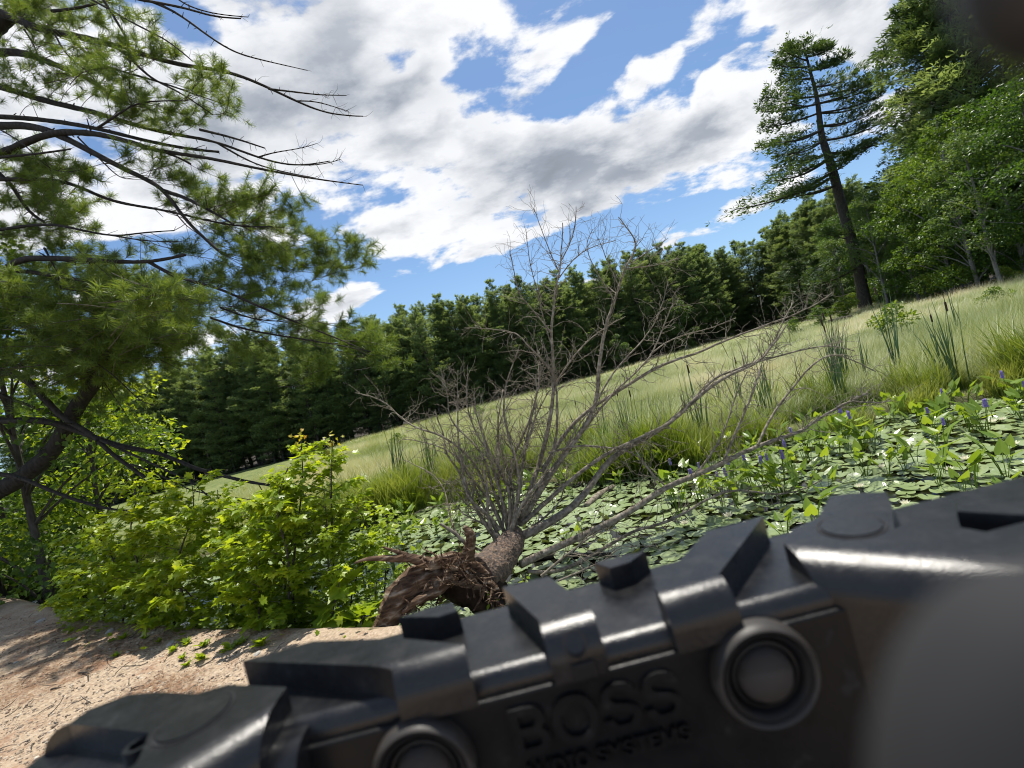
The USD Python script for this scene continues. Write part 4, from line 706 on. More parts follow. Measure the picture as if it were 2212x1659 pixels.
# branches: outline points (2212 wide), depths, radii in pixels at those depths
BR = [([(1129, 1157), (1192, 1125), (1254, 1075), (1324, 987), (1424, 923), (1549, 819), (1640, 770), (1700, 690)], 4.85, 5.6, 27, 4), ([(1124, 1220), (1192, 1187), (1279, 1147), (1382, 1090), (1438, 1052), (1504, 1024), (1564, 996), (1637, 961), (1728, 930), (1753, 912), (1837, 863), (1872, 849)], 4.5, 5.3, 24, 6),
      ([(1564, 996), (1585, 944), (1613, 881), (1640, 812), (1644, 800)], 4.95, 5.0, 9, 6), ([(1637, 961), (1665, 905), (1718, 832), (1763, 786), (1823, 772), (1900, 800)], 5.0, 5.3, 8, 3), ([(1504, 1024), (1560, 940), (1590, 860), (1616, 804)], 4.9, 5.1, 7, 3), ([(1837, 867), (1886, 870), (1942, 869)], 5.3, 5.3, 5, 2.5),
      ([(1139, 1235), (1192, 1235), (1267, 1207), (1382, 1145), (1438, 1130), (1525, 1084), (1595, 1063), (1704, 1066), (1774, 1035)], 4.5, 5.0, 13, 4), ([(1169, 1245), (1254, 1175), (1329, 1130)], 4.3, 4.6, 9, 3), ([(1205, 1255), (1290, 1215), (1340, 1180)], 4.3, 4.5, 7, 3),
      ([(1130, 1130), (1230, 1040), (1330, 970), (1438, 916), (1494, 867), (1553, 811), (1606, 790), (1662, 748), (1683, 702), (1704, 643)], 4.95, 5.8, 14, 3), ([(1606, 790), (1700, 765), (1790, 750), (1840, 765)], 5.5, 5.6, 6, 2.5),
      ([(1124, 1135), (1142, 1070), (1162, 1010), (1180, 940), (1195, 830), (1192, 707), (1208, 587), (1212, 563), (1215, 480)], 5.0, 5.6, 18, 2.5), ([(1208, 587), (1180, 530), (1150, 455)], 5.5, 5.5, 4, 1.8), ([(1212, 563), (1238, 505), (1243, 440)], 5.5, 5.5, 4, 1.8), ([(1208, 600), (1240, 560), (1275, 535), (1330, 520)], 5.5, 5.6, 4, 1.8),
      ([(1130, 1120), (1200, 1010), (1265, 920), (1288, 867), (1304, 747), (1340, 627), (1364, 567), (1380, 527), (1344, 479)], 5.0, 5.7, 20, 2.5), ([(1364, 567), (1400, 545), (1440, 520)], 5.6, 5.7, 4, 1.8), ([(1340, 627), (1310, 560), (1290, 520)], 5.6, 5.6, 4, 1.8), ([(1356, 580), (1420, 572), (1470, 560)], 5.6, 5.7, 4, 1.8), ([(1330, 650), (1290, 590), (1270, 530), (1282, 500)], 5.5, 5.5, 4, 1.8),
      ([(1080, 1145), (1050, 1110), (1017, 1082), (992, 1020), (968, 987), (960, 947), (944, 895)], 4.75, 5.1, 11, 3), ([(1085, 1140), (1050, 1060), (1024, 1003), (944, 939), (888, 919), (836, 879), (804, 859), (764, 852)], 4.9, 5.4, 10, 2.2), ([(1090, 1120), (1064, 1050), (1044, 987), (1004, 939), (976, 903), (968, 847), (955, 790)], 5.0, 5.4, 10, 2.2),
      ([(1098, 1120), (1080, 1060), (1076, 1007), (1076, 947), (1080, 887), (1088, 845)], 5.0, 5.3, 11, 3), ([(1105, 1115), (1104, 1007), (1136, 927), (1160, 847), (1165, 790)], 5.05, 5.4, 11, 3), ([(1112, 1120), (1125, 1050), (1132, 987), (1152, 887), (1170, 800), (1160, 735)], 5.0, 5.4, 10, 2.5),
      ([(1190, 985), (1200, 947), (1202, 860), (1186, 800), (1136, 747), (1104, 723), (1048, 715), (996, 712)], 5.2, 5.4, 9, 2), ([(1184, 979), (1244, 965), (1304, 967), (1364, 979), (1404, 1011), (1424, 1047)], 5.1, 5.2, 7, 3), ([(1170, 1020), (1244, 911), (1344, 839), (1424, 791), (1504, 763), (1600, 725), (1700, 690), (1760, 660), (1800, 632)], 5.2, 6.0, 13, 2.2),
      ([(1140, 1100), (1180, 1030), (1232, 967), (1324, 851), (1404, 767), (1444, 667), (1462, 640)], 5.1, 5.7, 12, 2.2), ([(1404, 767), (1450, 735), (1520, 715), (1590, 690)], 5.6, 5.8, 5, 2), ([(1288, 867), (1330, 800), (1380, 745), (1420, 690), (1450, 600)], 5.4, 5.6, 6, 2), ([(1200, 830), (1240, 770), (1290, 720), (1350, 680)], 5.4, 5.6, 6, 2), ([(1192, 720), (1150, 670), (1120, 630), (1110, 590), (1098, 540)], 5.5, 5.5, 5, 1.8), ([(1195, 760), (1160, 640), (1140, 560), (1128, 500)], 5.5, 5.5, 4, 1.8),
      ([(1077, 1165), (1060, 1140), (1053, 1075), (1046, 1025)], 4.65, 4.7, 10, 7), ([(1100, 1060), (1062, 980), (1036, 905), (1030, 855)], 5.1, 5.3, 7, 2.2), ([(1440, 1052), (1400, 1010), (1372, 950), (1360, 900)], 4.9, 5.0, 5, 2)]
for k in range(17):                                                        # the many thinner limbs of the fan
    a = math.radians(-48 + 96 * (k + .5) / 17 + g6.normal(0, 5)); l = g6.uniform(150, 420) * (1.15 - .4 * abs(a)); b0 = (lambda f: np.array([1070 + 48 * f + 20 * math.sin(a), 1205 - 75 * f]))(g6.random()); lean_ = a - .10
    e = lambda f, da: (b0[0] + l * f * math.sin(lean_ + da), b0[1] - l * f * math.cos(lean_ + da)); da = g6.normal(0, .10, 3)
    BR.append(([tuple(b0), e(.33, da[0]), e(.66, da[1]), e(1, da[2])], 4.75 + g6.normal(0, .1), 5.4 + g6.normal(0, .3), g6.uniform(7, 15), 2.2))
blines = []
for pts, d0, d1, w0, w1 in BR:
    ds = np.linspace(d0, d1, len(pts)) + np.concatenate([[0], g6.normal(0, .05, len(pts) - 1)]); n = 8 * len(pts); c = curve(rel(pts, ds), n)
    r = np.linspace(w0 ** .8, w1 ** .8, n) ** 1.25 * np.linspace(d0, d1, n) / FPX / 2 * .74; c += np.cumsum(g6.normal(0, .0035, (n, 3)), 0) * np.linspace(0, 1, n)[:, None]
    b = Buf().add(*tube(c, r, 8, rough=.12, freq=20), .5)
    for k in range(5, n, 4):
        if g6.random() < .5: t = unit(c[k] - c[k - 1]); d = unit(np.cross(t, g6.normal(0, 1, 3)) + t * .5); l = g6.uniform(.02, .06); b.add(*tube(np.array([c[k], c[k] + d * l]), np.array([.45, .28]) * r[k] + .001, 4), .5)
    obj('branch', b, 'dead_wood' if w0 > 6 else 'dead_wood', dead, smooth=True); blines.append((c, r))
# twigs: two orders of thin crooked side shoots
tw = Buf(); second = []
def crooked(p0, d, l, n=6, wob=.28):
    pts = [p0]; 
    for k in range(n - 1): d = unit(d + g6.normal(0, wob, 3) + [0, 0, .03]); pts.append(pts[-1] + d * l / (n - 1))
    return np.array(pts)
for i, (c, r) in enumerate(blines):
    L_ = np.linalg.norm(np.diff(c, axis=0), axis=1).sum(); n = int(L_ * 17)
    for k in range(n):
        j = int(len(c) * (.22 + .78 * g6.random() ** .8)) - 1; j = min(max(j, 1), len(c) - 2); t = unit(c[j + 1] - c[j - 1]); d = unit(t * g6.uniform(.2, 1.1) + unit(np.cross(t, g6.normal(0, 1, 3))) * [1, .7, 1] + [0, 0, .12])
        l = g6.uniform(.12, .62) * (1 - .35 * j / len(c)); p = crooked(c[j], d, l); r0 = min(r[j] * .5, .0048); tw.add(*tube(p, np.linspace(r0, .0015, 6), 4, cap=False), .5)
        for m in range(int(g6.integers(1, 4))):
            a = int(g6.integers(1, 5)); d2 = unit(unit(p[a + 1] - p[a]) + g6.normal(0, .7, 3)); tw.add(*tube(crooked(p[a], d2, l * g6.uniform(.25, .6), 5), np.linspace(r0 * .5, .0013, 5), 3, cap=False), .5)
obj('twigs', tw, 'dead_wood', dead, smooth=True, kind='stuff')
# the torn up root: a rotten shell round a mass coloured dark as a shaded hollow, limbs of root, a broken stub
obj('root_mass', Buf().add(*rough_tube(rel([(1020, 1270), (900, 1160), (720, 1060), (560, 1010), (440, 1010)], [4.1, 4.15, 4.2, 4.2, 4.15], qv), [.13, .19, .19, .16, .09], 50, 36, .42, 5, 17, .22), .5), 'dark_soil', dead, smooth=True)
obj('root', Buf().add(*rough_tube(rel([(520, 1000), (330, 1030), (160, 1150), (40, 1330), (-60, 1520)], [4.0, 3.95, 3.85, 3.75, 3.7], qv), [.13, .14, .12, .10, .06], 60, 26, .45, 6, 24, .35), .5), 'rotten_wood', dead, smooth=True)
obj('root', Buf().add(*rough_tube(rel([(720, 900), (640, 850), (500, 865), (380, 890), (260, 850), (120, 845), (-140, 850), (-250, 885)], [4.0, 3.98, 3.95, 3.9, 3.88, 3.85, 3.8, 3.8], qv), [.05, .055, .055, .05, .036, .03, .018, .008], 70, 14, .35, 12, 40), .5), 'rotten_wood', dead, smooth=True)
obj('root', Buf().add(*rough_tube(rel([(280, 860), (150, 800), (60, 770), (-10, 745)], [3.9, 3.88, 3.85, 3.85], qv), [.03, .022, .014, .006], 24, 10, .3, 14, 40), .5), 'rotten_wood', dead, smooth=True)
obj('root', Buf().add(*rough_tube(rel([(690, 900), (735, 780), (750, 690), (735, 620), (690, 570)], [4.0, 3.97, 3.95, 3.95, 3.95], qv), [.065, .055, .042, .04, .02], 34, 16, .38, 14, 40), .5), 'rotten_wood', dead, smooth=True, label='broken upright stub of root')
for a, ds, rr in (([(740, 870), (830, 930), (910, 985)], [3.98, 3.97, 3.95], [.03, .032, .012]), ([(860, 1000), (930, 1070), (1000, 1130)], [3.98, 3.93, 3.9], [.035, .03, .012]), ([(880, 1010), (850, 1160), (770, 1300)], [3.9, 3.85, 3.8], [.016, .013, .007]), ([(560, 960), (470, 1120), (300, 1200), (160, 1320)], [3.92, 3.84, 3.76, 3.7], [.05, .045, .035, .015]), ([(500, 980), (330, 1080), (180, 1200), (60, 1260)], [3.95, 3.86, 3.78, 3.7], [.03, .03, .024, .01])):
    obj('root', Buf().add(*rough_tube(rel(a, ds, qv), rr, 30, 12, .4, 14, 40), .5), 'rotten_wood', dead, smooth=True)
spl = Buf()                                                               # splinters, shreds of bark and broken rootlets
for a, b, w_ in (((1020, 1240), (620, 960), 70), ((540, 990), (-40, 1480), 120), ((720, 900), (260, 850), 40), ((720, 900), (740, 600), 20)):
    for k in range(w_):
        f = g6.random(); q_ = np.array(a) * (1 - f) + np.array(b) * f + g6.normal(0, 60, 2) * [1, .8]; p = P(*qv(*q_), 3.88 + g6.normal(0, .06)) - DO; ax = unit(P(*qv(*b), 3.85) - P(*qv(*a), 3.95)); d = unit(ax * g6.choice([-1, 1]) + g6.normal(0, .55, 3) + [0, -.25, .15]); l = g6.uniform(.04, .20)
        spl.add(*tube(crooked(p, d, l, 5, .22), np.linspace(g6.uniform(.004, .012), .0012, 5), 4, rough=.3, freq=40), .5)
obj('splinters', spl, 'rotten_wood', dead, kind='stuff')
# loose wood lying about the pond
def stick(name, label, cat, pts, ds, rr, look, conv=qv, amp=.12):
    w = np.array([P(*conv(*p), d) for p, d in zip(pts, ds)]); o = w[0].copy(); t = thing(name, label, cat, o); obj('wood', Buf().add(*rough_tube(w - o, rr, 8 * len(pts), 9, amp, 10, 30), .5), look, t, smooth=True); return t
stick('loose_stick', 'straight pale stick leaning behind the broken root stub', 'stick', [(480, 545), (640, 650), (760, 780), (860, 880)], [4.4, 4.4, 4.4, 4.4], [.012, .018, .02, .016], 'dead_wood')
def water_pt(u, v, z=.03):
    r = ray(u, v); d = (z - EYE[2]) / r[2]; return EYE + r * d
def floating(name, label, pts, rr, look, conv):
    w = np.array([water_pt(*conv(*p)) for p in pts]); o = w[0].copy(); t = thing(name, label, 'log', o); obj('wood', Buf().add(*rough_tube(w - o, rr, 8 * len(pts), 9, .12, 10, 30), .5), look, t, smooth=True)
floating('floating_branch', 'long thin grey branch lying among lily pads left of the fallen tree', [(40, 385), (300, 395), (450, 375), (640, 370), (800, 300), (930, 315)], [.012, .03, .032, .03, .02, .008], 'dead_wood', qv)
floating('floating_log', 'short pale barkless log among lily pads right of the fallen tree', [(1750, 395), (1860, 300), (1985, 225)], [.05, .055, .04], 'dead_wood', qv)
floating('floating_branch', 'dark wet branch lying in the pond right of the fallen trunk', [(1290, 850), (1500, 815), (1750, 820), (1960, 800)], [.03, .035, .03, .012], 'dark_bark', qv)
floating('floating_branch', 'dark branch lying among pads behind the fallen tree', [(1480, 215), (1700, 200), (1900, 190), (2080, 175)], [.03, .04, .035, .02], 'twig_bark', qv)
cx4 = lambda x, y: (1437.8 + x * .34994, 608.3 + y * .34994)
w = np.array([P(*cx4(x, y), 33) for x, y in ((1015, 272), (1090, 262), (1160, 250))]); w[:, 2] = .55; tlog = thing('fallen_log', 'dark fallen log lying at the meadow edge left of the tall old pine', 'log', w[0]); obj('wood', Buf().add(*rough_tube(w - w[0], [.18, .17, .13], 20, 9, .1, 3, 9), .5), 'dark_bark', tlog, smooth=True)

# ---------------------------------------------------------------- lily pads
def pad(seed):
    g = np.random.default_rng(seed); n = 15; a = np.linspace(.16, 2 * np.pi - .16, n); r = 1 + .05 * np.sin(a * 3 + seed) + g.normal(0, .015, n)
    rim = np.c_[r * np.sin(a), -r * np.cos(a), .05 + .07 * np.sin(a * 2 + seed * 1.3) + g.normal(0, .02, n)]; mid = np.c_[.55 * np.sin(a), -.55 * np.cos(a), np.full(n, .015)]
    v = np.vstack([[[0, -.04, 0]], mid, rim]); f = [(0, 1 + k, 2 + k) for k in range(n - 1)]
    for k in range(n - 1): f += [(1 + k, 1 + n + k, 2 + n + k), (1 + k, 2 + n + k, 2 + k)]
    return v, np.array(f)
PADS = [pad(k) for k in range(5)]
N_ = 46000; x = g6.uniform(-9, 17, N_); y = bank_y(x) + g6.uniform(.3, 1, N_) * 0 + g6.uniform(0, 11, N_); ok = in_pond(x, y) & (np.abs(np.arctan2(x, y)) < 1.25)
open_w = meshkit.fbm(np.stack([x, y, 0 * x], 1) * .55, 3, 31); ok &= open_w < .70
x, y = x[ok], y[ok]; r = np.clip(g6.normal(.063, .016, len(x)), .03, .11)
from scipy.spatial import cKDTree
order = np.argsort(-r); keep = []; tree_ = cKDTree(np.c_[x, y]); taken = np.zeros(len(x), bool)
for i in order:
    if taken[i]: continue
    keep.append(i); nb = np.array(tree_.query_ball_point((x[i], y[i]), r[i] * .92)); taken[nb] = True
keep = np.array(keep); x, y, r = x[keep], y[keep], r[keep]
z = .012 + .02 * g6.random(len(x)) + .03 * (g6.random(len(x)) < .15); tilt = np.abs(g6.normal(0, .13, len(x))) + g6.uniform(.25, .8, len(x)) * (g6.random(len(x)) < .13); ta = g6.uniform(0, 6.28, len(x)); yaw = g6.uniform(0, 6.28, len(x)); kind = g6.integers(0, 5, len(x))
dx, dz = x / y, (z - 2) / y; uu = 1106 + FPX * (dx * CR - dz * SR); vv = 829.5 - FPX * (dx * SR + dz * CR)
seen = (uu > 10) & (uu < 2200) & (vv < 1380 - .245 * (uu - 500)) & ~((uu < 830) & (vv > 1010))
rank = np.argsort(np.where(seen, y, 99) - r * 6)[:300]; rest = np.setdiff1d(np.arange(len(x)), rank)
first = {}
for i in rank:
    k = int(kind[i]); loc = (x[i], y[i], z[i]); lab, grp = 'round green lily pad floating on the pond in front of the meadow', 'lily pads on the pond'
    a = dict(rx=tilt[i] * math.cos(ta[i]), ry=tilt[i] * math.sin(ta[i]))
    if k not in first: first[k] = thing('lily_pad', lab, 'lily pad', loc, yaw[i], r[i], grp, **a); obj('pad', Buf().add(*PADS[k], .5), 'lily_pad_look', first[k], smooth=True)
    else: copy(first[k], lab, 'lily pad', loc, yaw[i], r[i], grp, **a)
scatter(None, 'lily_pads', [(Buf().add(*p, .5), 'lily_pad_look') for p in PADS], np.c_[x, y, z][rest], qz(yaw[rest], tilt[rest], ta[rest]), np.repeat(r[rest], 3).reshape(-1, 3), kind[rest], label='field of green lily pads covering the pond', category='lily pads', piece='pad')
pond_xy = np.c_[x, y]
# water lilies in flower
def lily_geo():
    o = Buf(); pt = (np.array([(0, 0, 0), (.22, .45, .16), (0, 1, .42), (-.22, .45, .16), (0, .45, .06)]), np.array([(0, 1, 4), (1, 2, 4), (2, 3, 4), (3, 0, 4)]))
    for ring, (m, ln, up) in enumerate(((8, 1.0, .25), (8, .85, .75), (6, .62, 1.5))):
        for k in range(m):
            a = 2 * np.pi * (k + .5 * ring) / m; yv = np.array([math.cos(a), math.sin(a), up]); o = merge([o, spread(*pt, [[0, 0, 0]], [[-math.cos(a) * up, -math.sin(a) * up, 1]], [yv], ln)]) if o.n else spread(*pt, [[0, 0, 0]], [[-math.cos(a) * up, -math.sin(a) * up, 1]], [yv], ln)
    return o
spots = [(c, 'white water lily ' + t) for c, t in (((1200, 1270), 'open just above the middle of the sound bar'), ((1330, 1150), 'between lily pads right of the middle, left of a curled leaf'), ((1900, 1140), 'open among the pads toward the right edge'), ((2020, 870), 'open by the meadow edge at the far right'), ((2080, 855), 'at the far right, just beside another one'), ((1850, 1100), 'half hidden among pads on the right'), ((390, 1455), 'just above the left part of the sound bar'), ((1480, 1375), 'low at the right, close above the sound bar'), ((120, 1500), 'close to the lowest grey branch on the left'), ((1750, 1165), 'small among pads in the right middle'), ((1560, 1400), 'peeping up behind the right end of the sound bar'), ((1620, 1000), 'near the purple spikes in the middle distance'), ((700, 1280), 'left of the middle among upright leaves'), ((980, 1330), 'left of the open one above the sound bar'), ((2150, 1010), 'at the right edge among yellowing pads'))]
lf = None
for (c, lab) in spots:
    u, v = cx4(*c); w = water_pt(u, v, .05); a = dict(rz=g6.uniform(0, 6.28), sc=g6.uniform(.052, .07))
    if lf is None:
        lf = thing('water_lily', lab, 'water lily', w, group=None, **a); obj('petals', lily_geo(), 'lily_flower_look', lf); m_ = trimesh.creation.icosphere(1, .2); m_.apply_translation((0, 0, .2)); obj('centre', m_, 'yellow_centre', lf, smooth=True)
    else: copy(lf, lab, 'water lily', w, **a)
# ---------------------------------------------------------------- pickerelweed: upright arrow leaves and purple spikes
ARROW = (np.array([(0, 0, 0), (.14, -.22, .02), (.34, -.18, .05), (.36, .1, .06), (.24, .5, .03), (0, 1, -.04), (-.24, .5, .03), (-.36, .1, .06), (-.34, -.18, .05), (-.14, -.22, .02), (0, .35, -.02)]), np.array([(10, k, (k + 1) % 10) for k in range(10)]))
def pickerel(seed, label, loc, rz, sc, flower, group):
    g = np.random.default_rng(seed); t = thing('pickerelweed', label, 'pickerelweed', loc, rz, sc, group)
    for k in range(int(g.integers(4, 7))):
        a = g.uniform(0, 6.28); h = g.uniform(.18, .42); o = np.array([math.cos(a), math.sin(a), 0]); tip = o * g.uniform(.06, .16) + [0, 0, h]
        b = Buf().add(*tube(curve([(0, 0, -.3), tip * [.4, .4, .5], tip], 5), .004, 4, cap=False), .4); obj('leaf_stalk', b, 'pickerel_leaf', t)
        obj('leaf', spread(*ARROW, [tip], [unit(o * g.uniform(-.9, .1) + [0, 0, .55])], [unit(o * .55 + [0, 0, g.uniform(.1, 1.0)])], g.uniform(.11, .17)), 'pickerel_leaf', t)
    for k in range(flower):
        a = g.uniform(0, 6.28); top = np.array([math.cos(a) * .08, math.sin(a) * .08, g.uniform(.40, .52)]); obj('flower_stalk', Buf().add(*tube(curve([(0, 0, -.3), top * [.5, .5, .5], top], 5), .004, 4, cap=False), .4), 'pickerel_leaf', t)
        fb = Buf(); m_ = trimesh.creation.icosphere(0, .011)
        for q_ in range(38): s = g.random(); fb.add(m_.vertices + top + [math.cos(q_ * 2.4) * .014 * (1 - .5 * s), math.sin(q_ * 2.4) * .014 * (1 - .5 * s), -.03 + .10 * s], m_.faces)
        obj('flower_spike', fb, 'purple_flower', t)
    return t
pk = {}
flower_px = [(1070, 815), (1055, 840), (1155, 845), (1190, 870), (1630, 785), (1675, 730), (1672, 895), (1950, 790), (2135, 640), (2168, 640), (560, 1130), (595, 1135), (505, 1140), (690, 1140), (425, 1135), (750, 1025), (825, 965), (300, 1205), (235, 1140), (180, 1240), (12, 1165), (395, 1205)]
items = [(cx4(x, y), True) for x, y in flower_px]
lx = [(1200, 950), (1260, 940), (1100, 930), (1000, 960), (1300, 900), (1700, 820), (1730, 830), (1640, 920), (1940, 850), (1850, 830), (1520, 1010), (1450, 1060), (1350, 1090), (1180, 1020), (1210, 1100), (1050, 1000), (960, 1060), (870, 1010), (800, 1150), (870, 1160), (700, 1200), (640, 1210), (560, 1260), (480, 1180), (400, 1220), (330, 1270), (230, 1280), (260, 1200), (130, 1300), (60, 1340), (820, 1240), (1680, 1080), (1660, 1140), (2080, 1220), (2100, 990), (2180, 760), (2140, 740), (1800, 1190), (1880, 1160), (2070, 1080), (885, 1420), (990, 1270), (715, 1470), (100, 1200), (20, 1250), (1560, 830), (740, 1080), (620, 1080), (930, 980), (1400, 960)]
items += [(cx4(x, y), False) for x, y in lx] + [(qv(x, y), False) for x, y in ((280, 800), (430, 540), (540, 550), (620, 470), (950, 310), (1660, 540), (860, 330), (120, 720), (1560, 640), (330, 560), (180, 620), (720, 380))]
for n_, ((u, v), fl) in enumerate(items):
    w = water_pt(u, v, .36 if fl else .22); w[2] = max(0.0, float(height(w[0], w[1]))) if not in_pond(w[0], w[1]) else 0.0
    key = (fl, n_ % 3); lab = 'purple flowering pickerelweed at the pond side of the meadow' if fl else 'pickerelweed with upright arrow shaped leaves standing among the lily pads'; grp = 'pickerelweed in flower' if fl else 'pickerelweed among the lily pads'
    rz, sc = g6.uniform(0, 6.28), g6.uniform(.62, .98)
    if key not in pk: pk[key] = pickerel(100 + n_, lab, w, rz, sc, 1 + n_ % 2 if fl else 0, grp)
    else: copy(pk[key], lab, 'pickerelweed', w, rz, sc, grp)
k = 0
while k < 110:                                                             # more of them, thickest towards the far shore
    x = g6.uniform(-3.5, 9.5); y = float(shore_y(x)) - g6.gamma(1.4, .55) + .1
    if not (height(x, y) < .02) or y < float(bank_y(x)) + .8: continue
    key = (False, k % 3); copy(pk[key], 'pickerelweed with upright arrow shaped leaves standing among the lily pads', 'pickerelweed', (x, y, 0.0), g6.uniform(0, 6.28), g6.uniform(.6, .95), 'pickerelweed among the lily pads'); k += 1
# ---------------------------------------------------------------- cattails
def cattail(label, loc, nb, hh, heads, seed):
    g = np.random.default_rng(seed); t = thing('cattail_clump', label, 'cattail', loc)
    for k in range(nb):
        a = g.uniform(0, 6.28); rr = g.uniform(0, .16); v, f, tt = blade((rr * math.cos(a), rr * math.sin(a), -.1), hh * g.uniform(.75, 1.15), g.uniform(.06, .26), g.normal(.3, 1.3), g.uniform(.022, .036), 6)
        obj('blade', Buf().add(v, f, g.random(), tt * g.uniform(.5, .9)), 'cattail_blade', t)
    for k in range(heads):
        a = g.uniform(0, 6.28); top = np.array([.1 * math.cos(a), .1 * math.sin(a), hh * g.uniform(1.0, 1.12)]); obj('stem', Buf().add(*tube(np.array([(0, 0, -.1), top * .55, top, top + [0, 0, .10]]), np.array([.006, .005, .004, .002]), 5), .5), 'cattail_blade', t)
        c_ = trimesh.creation.capsule(.12, .014, count=[8, 8]); c_.apply_translation(top - [0, 0, .12]); obj('seed_head', c_, 'cattail_brown', t, smooth=True)
for (x, y), d, nb, hh, hd, lab in (((1130, 760), 9.2, 20, 1.55, 2, 'dense cattail clump with brown head right of the long lower dead branch'), ((1260, 740), 9.4, 14, 1.35, 0, 'cattail clump without heads right of the densest clump'), ((1490, 800), 8.6, 9, 1.85, 1, 'tall narrow cattail with dark brown head in front of the meadow shrub'), ((1560, 560), 11.5, 7, 1.2, 0, 'small cattail tuft just right of the meadow shrub'), ((1880, 560), 10.8, 8, 1.5, 0, 'leaning cattail blades in the right part of the meadow'), ((640, 800), 9.6, 12, 1.3, 0, 'cattail clump behind the forked dead branch'), ((480, 800), 10.2, 12, 1.3, 1, 'cattail clump with brown head among the dead branches'), ((270, 1080), 8.2, 14, 1.0, 0, 'low cattail clump at the pond edge under the dead branches'), ((350, 800), 10.8, 9, 1.25, 0, 'cattail blades in the left middle of the meadow edge')):
    u, v = cx4(x, y); p = P(u, v, d); cattail(lab, on_ground(p[0], p[1]), nb, hh, hd, int(x + y))
for (u, v), d, nb, hh, hd, lab in (((772, 1175), 5.6, 9, 1.15, 0, 'dark green cattail blades at the right end of the bright bush'), ((840, 1180), 5.9, 7, .9, 0, 'drooping cattail blades between the bush and the fallen tree'), ((745, 1060), 12.0, 5, 1.2, 1, 'distant cattail with brown head behind the bush top')):
    p = P(u, v, d); cattail(lab, (p[0], p[1], max(-.05, float(height(p[0], p[1])))), nb, hh, hd, int(u))
shore_x = np.concatenate([g6.uniform(-3.5, 9.5, 30)]); first_c = {}
for k, x in enumerate(shore_x):
    y = float(shore_y(x)) + g6.gamma(1.5, .5) + .1; loc = on_ground(x, y); lab, grp = 'cattail reeds along the pond edge of the meadow', 'cattail reeds along the pond edge'; q_ = k % 4
    if q_ not in first_c:
        cattail(lab, loc, 11 + 3 * q_, 1.25 + .12 * q_, q_ % 2, 300 + q_); first_c[q_] = stage.GetPrimAtPath('/World/cattail_clump_%03d' % (used[('/World', 'cattail_clump')] - 1)); tag(first_c[q_], group=grp)
    else: copy(first_c[q_], lab, 'cattail', loc, g6.uniform(0, 6.28), g6.uniform(.7, 1.1), grp)
# ---------------------------------------------------------------- shrubs in the meadow
SH = broadleaf(1.9, 91, (.25, 1.0), .42, 900, .13, 9, tmpl=OVAL, stem_r=.012)
u, v = cx4(1490, 420); p = P(u, v, 13.0); sh = tree('meadow_shrub', SH, 'bright green leafy shrub standing alone in the meadow at the right', 'shrub', on_ground(p[0], p[1]), 'grey_bark', 'forest_leaf', 1.0, .78)
for (x, y), d, sc, lab in (((2040, 170), 15, .55, 'small yellow green seedling in the meadow near the right edge'), ((820, 310), 30, .8, 'low rounded shrub in the meadow left of the fallen log'), ((960, 270), 33, 1.0, 'low dark green shrub beside the fallen log at the meadow edge'), ((1130, 225), 38, 1.1, 'low shrub at the foot of the tall old pine'), ((1080, 240), 38, .9, 'low shrub left of the tall old pine foot')):
    u, v = cx4(x, y); p = P(u, v, d); copy(sh, lab, 'shrub', on_ground(p[0], p[1]), g6.uniform(0, 6), sc)
for (u, v), d, sc, lab in (((1030, 888), 30, .6, 'small yellow green seedling in the meadow left of the dead tree'), ((862, 965), 24, .5, 'yellow green seedling in the meadow above the bush')):
    p = P(u, v, d); copy(sh, lab, 'shrub', on_ground(p[0], p[1]), g6.uniform(0, 6), sc)
# ---------------------------------------------------------------- ferns in the shade at the left, weeds, stones and litter on the sand
def fern(label, loc, rz, sc, seed):
    g = np.random.default_rng(seed); t = thing('fern', label, 'fern', loc, rz, sc)
    for k in range(9):
        a = k * .7 + g.normal(0, .2); o = np.array([math.cos(a), math.sin(a), 0]); ln = curve([(0, 0, 0), o * .25 + [0, 0, .38], o * .62 + [0, 0, .34]], 16); P_, Z_, Y_, S_ = [], [], [], []
        for j in range(2, 16):
            tdir = unit(ln[j] - ln[j - 1]); side = unit(np.cross(tdir, [0, 0, 1]))
            for s in (-1, 1): P_.append(ln[j]); Y_.append(unit(side * s + tdir * .35)); Z_.append([0, 0, 1]); S_.append(.17 * math.sin(math.pi * (j + 1) / 18))
        obj('frond', spread(*SMALL, np.array(P_), np.array(Z_, float), np.array(Y_), np.array(S_), np.full(len(P_), g.random())), 'fern_frond', t)
    return t
FN = [(60, 1275), (110, 1290), (150, 1270), (190, 1280), (85, 1250), (30, 1262), (140, 1300), (215, 1265), (5, 1240)]
f0 = None
for k, (u, v) in enumerate(FN):
    w = ground_hit(u, v + 10); lab = 'fern in the shade at the left, ' + ['in the middle of the group', 'close to the sand', 'next to the bush end', 'touching the bush', 'behind the others', 'near the left edge', 'lowest one by the sand', 'rightmost of the group', 'at the very left edge'][k]
    if f0 is None: f0 = fern(lab, w, 0.3, 1.2, 4)
    else: copy(f0, lab, 'fern', w, g6.uniform(0, 6), g6.uniform(.9, 1.35))
def stone(label, u, v, s, seed):
    w = ground_hit(u, v); m_ = trimesh.creation.icosphere(2, 1.0); q_ = m_.vertices; m_.vertices = q_ * (1 + .5 * (meshkit.fbm(q_ * 1.3 + seed, 2, seed) - .5))[:, None] * np.array([1, .75, .5]) * s
    t = thing('stone', label, 'stone', w + [0, 0, s * .12], g6.uniform(0, 6)); obj('surface', m_, 'stone_look', t, smooth=50)
c6 = lambda x, y: (x * .4, 1216.6 + y * .4)
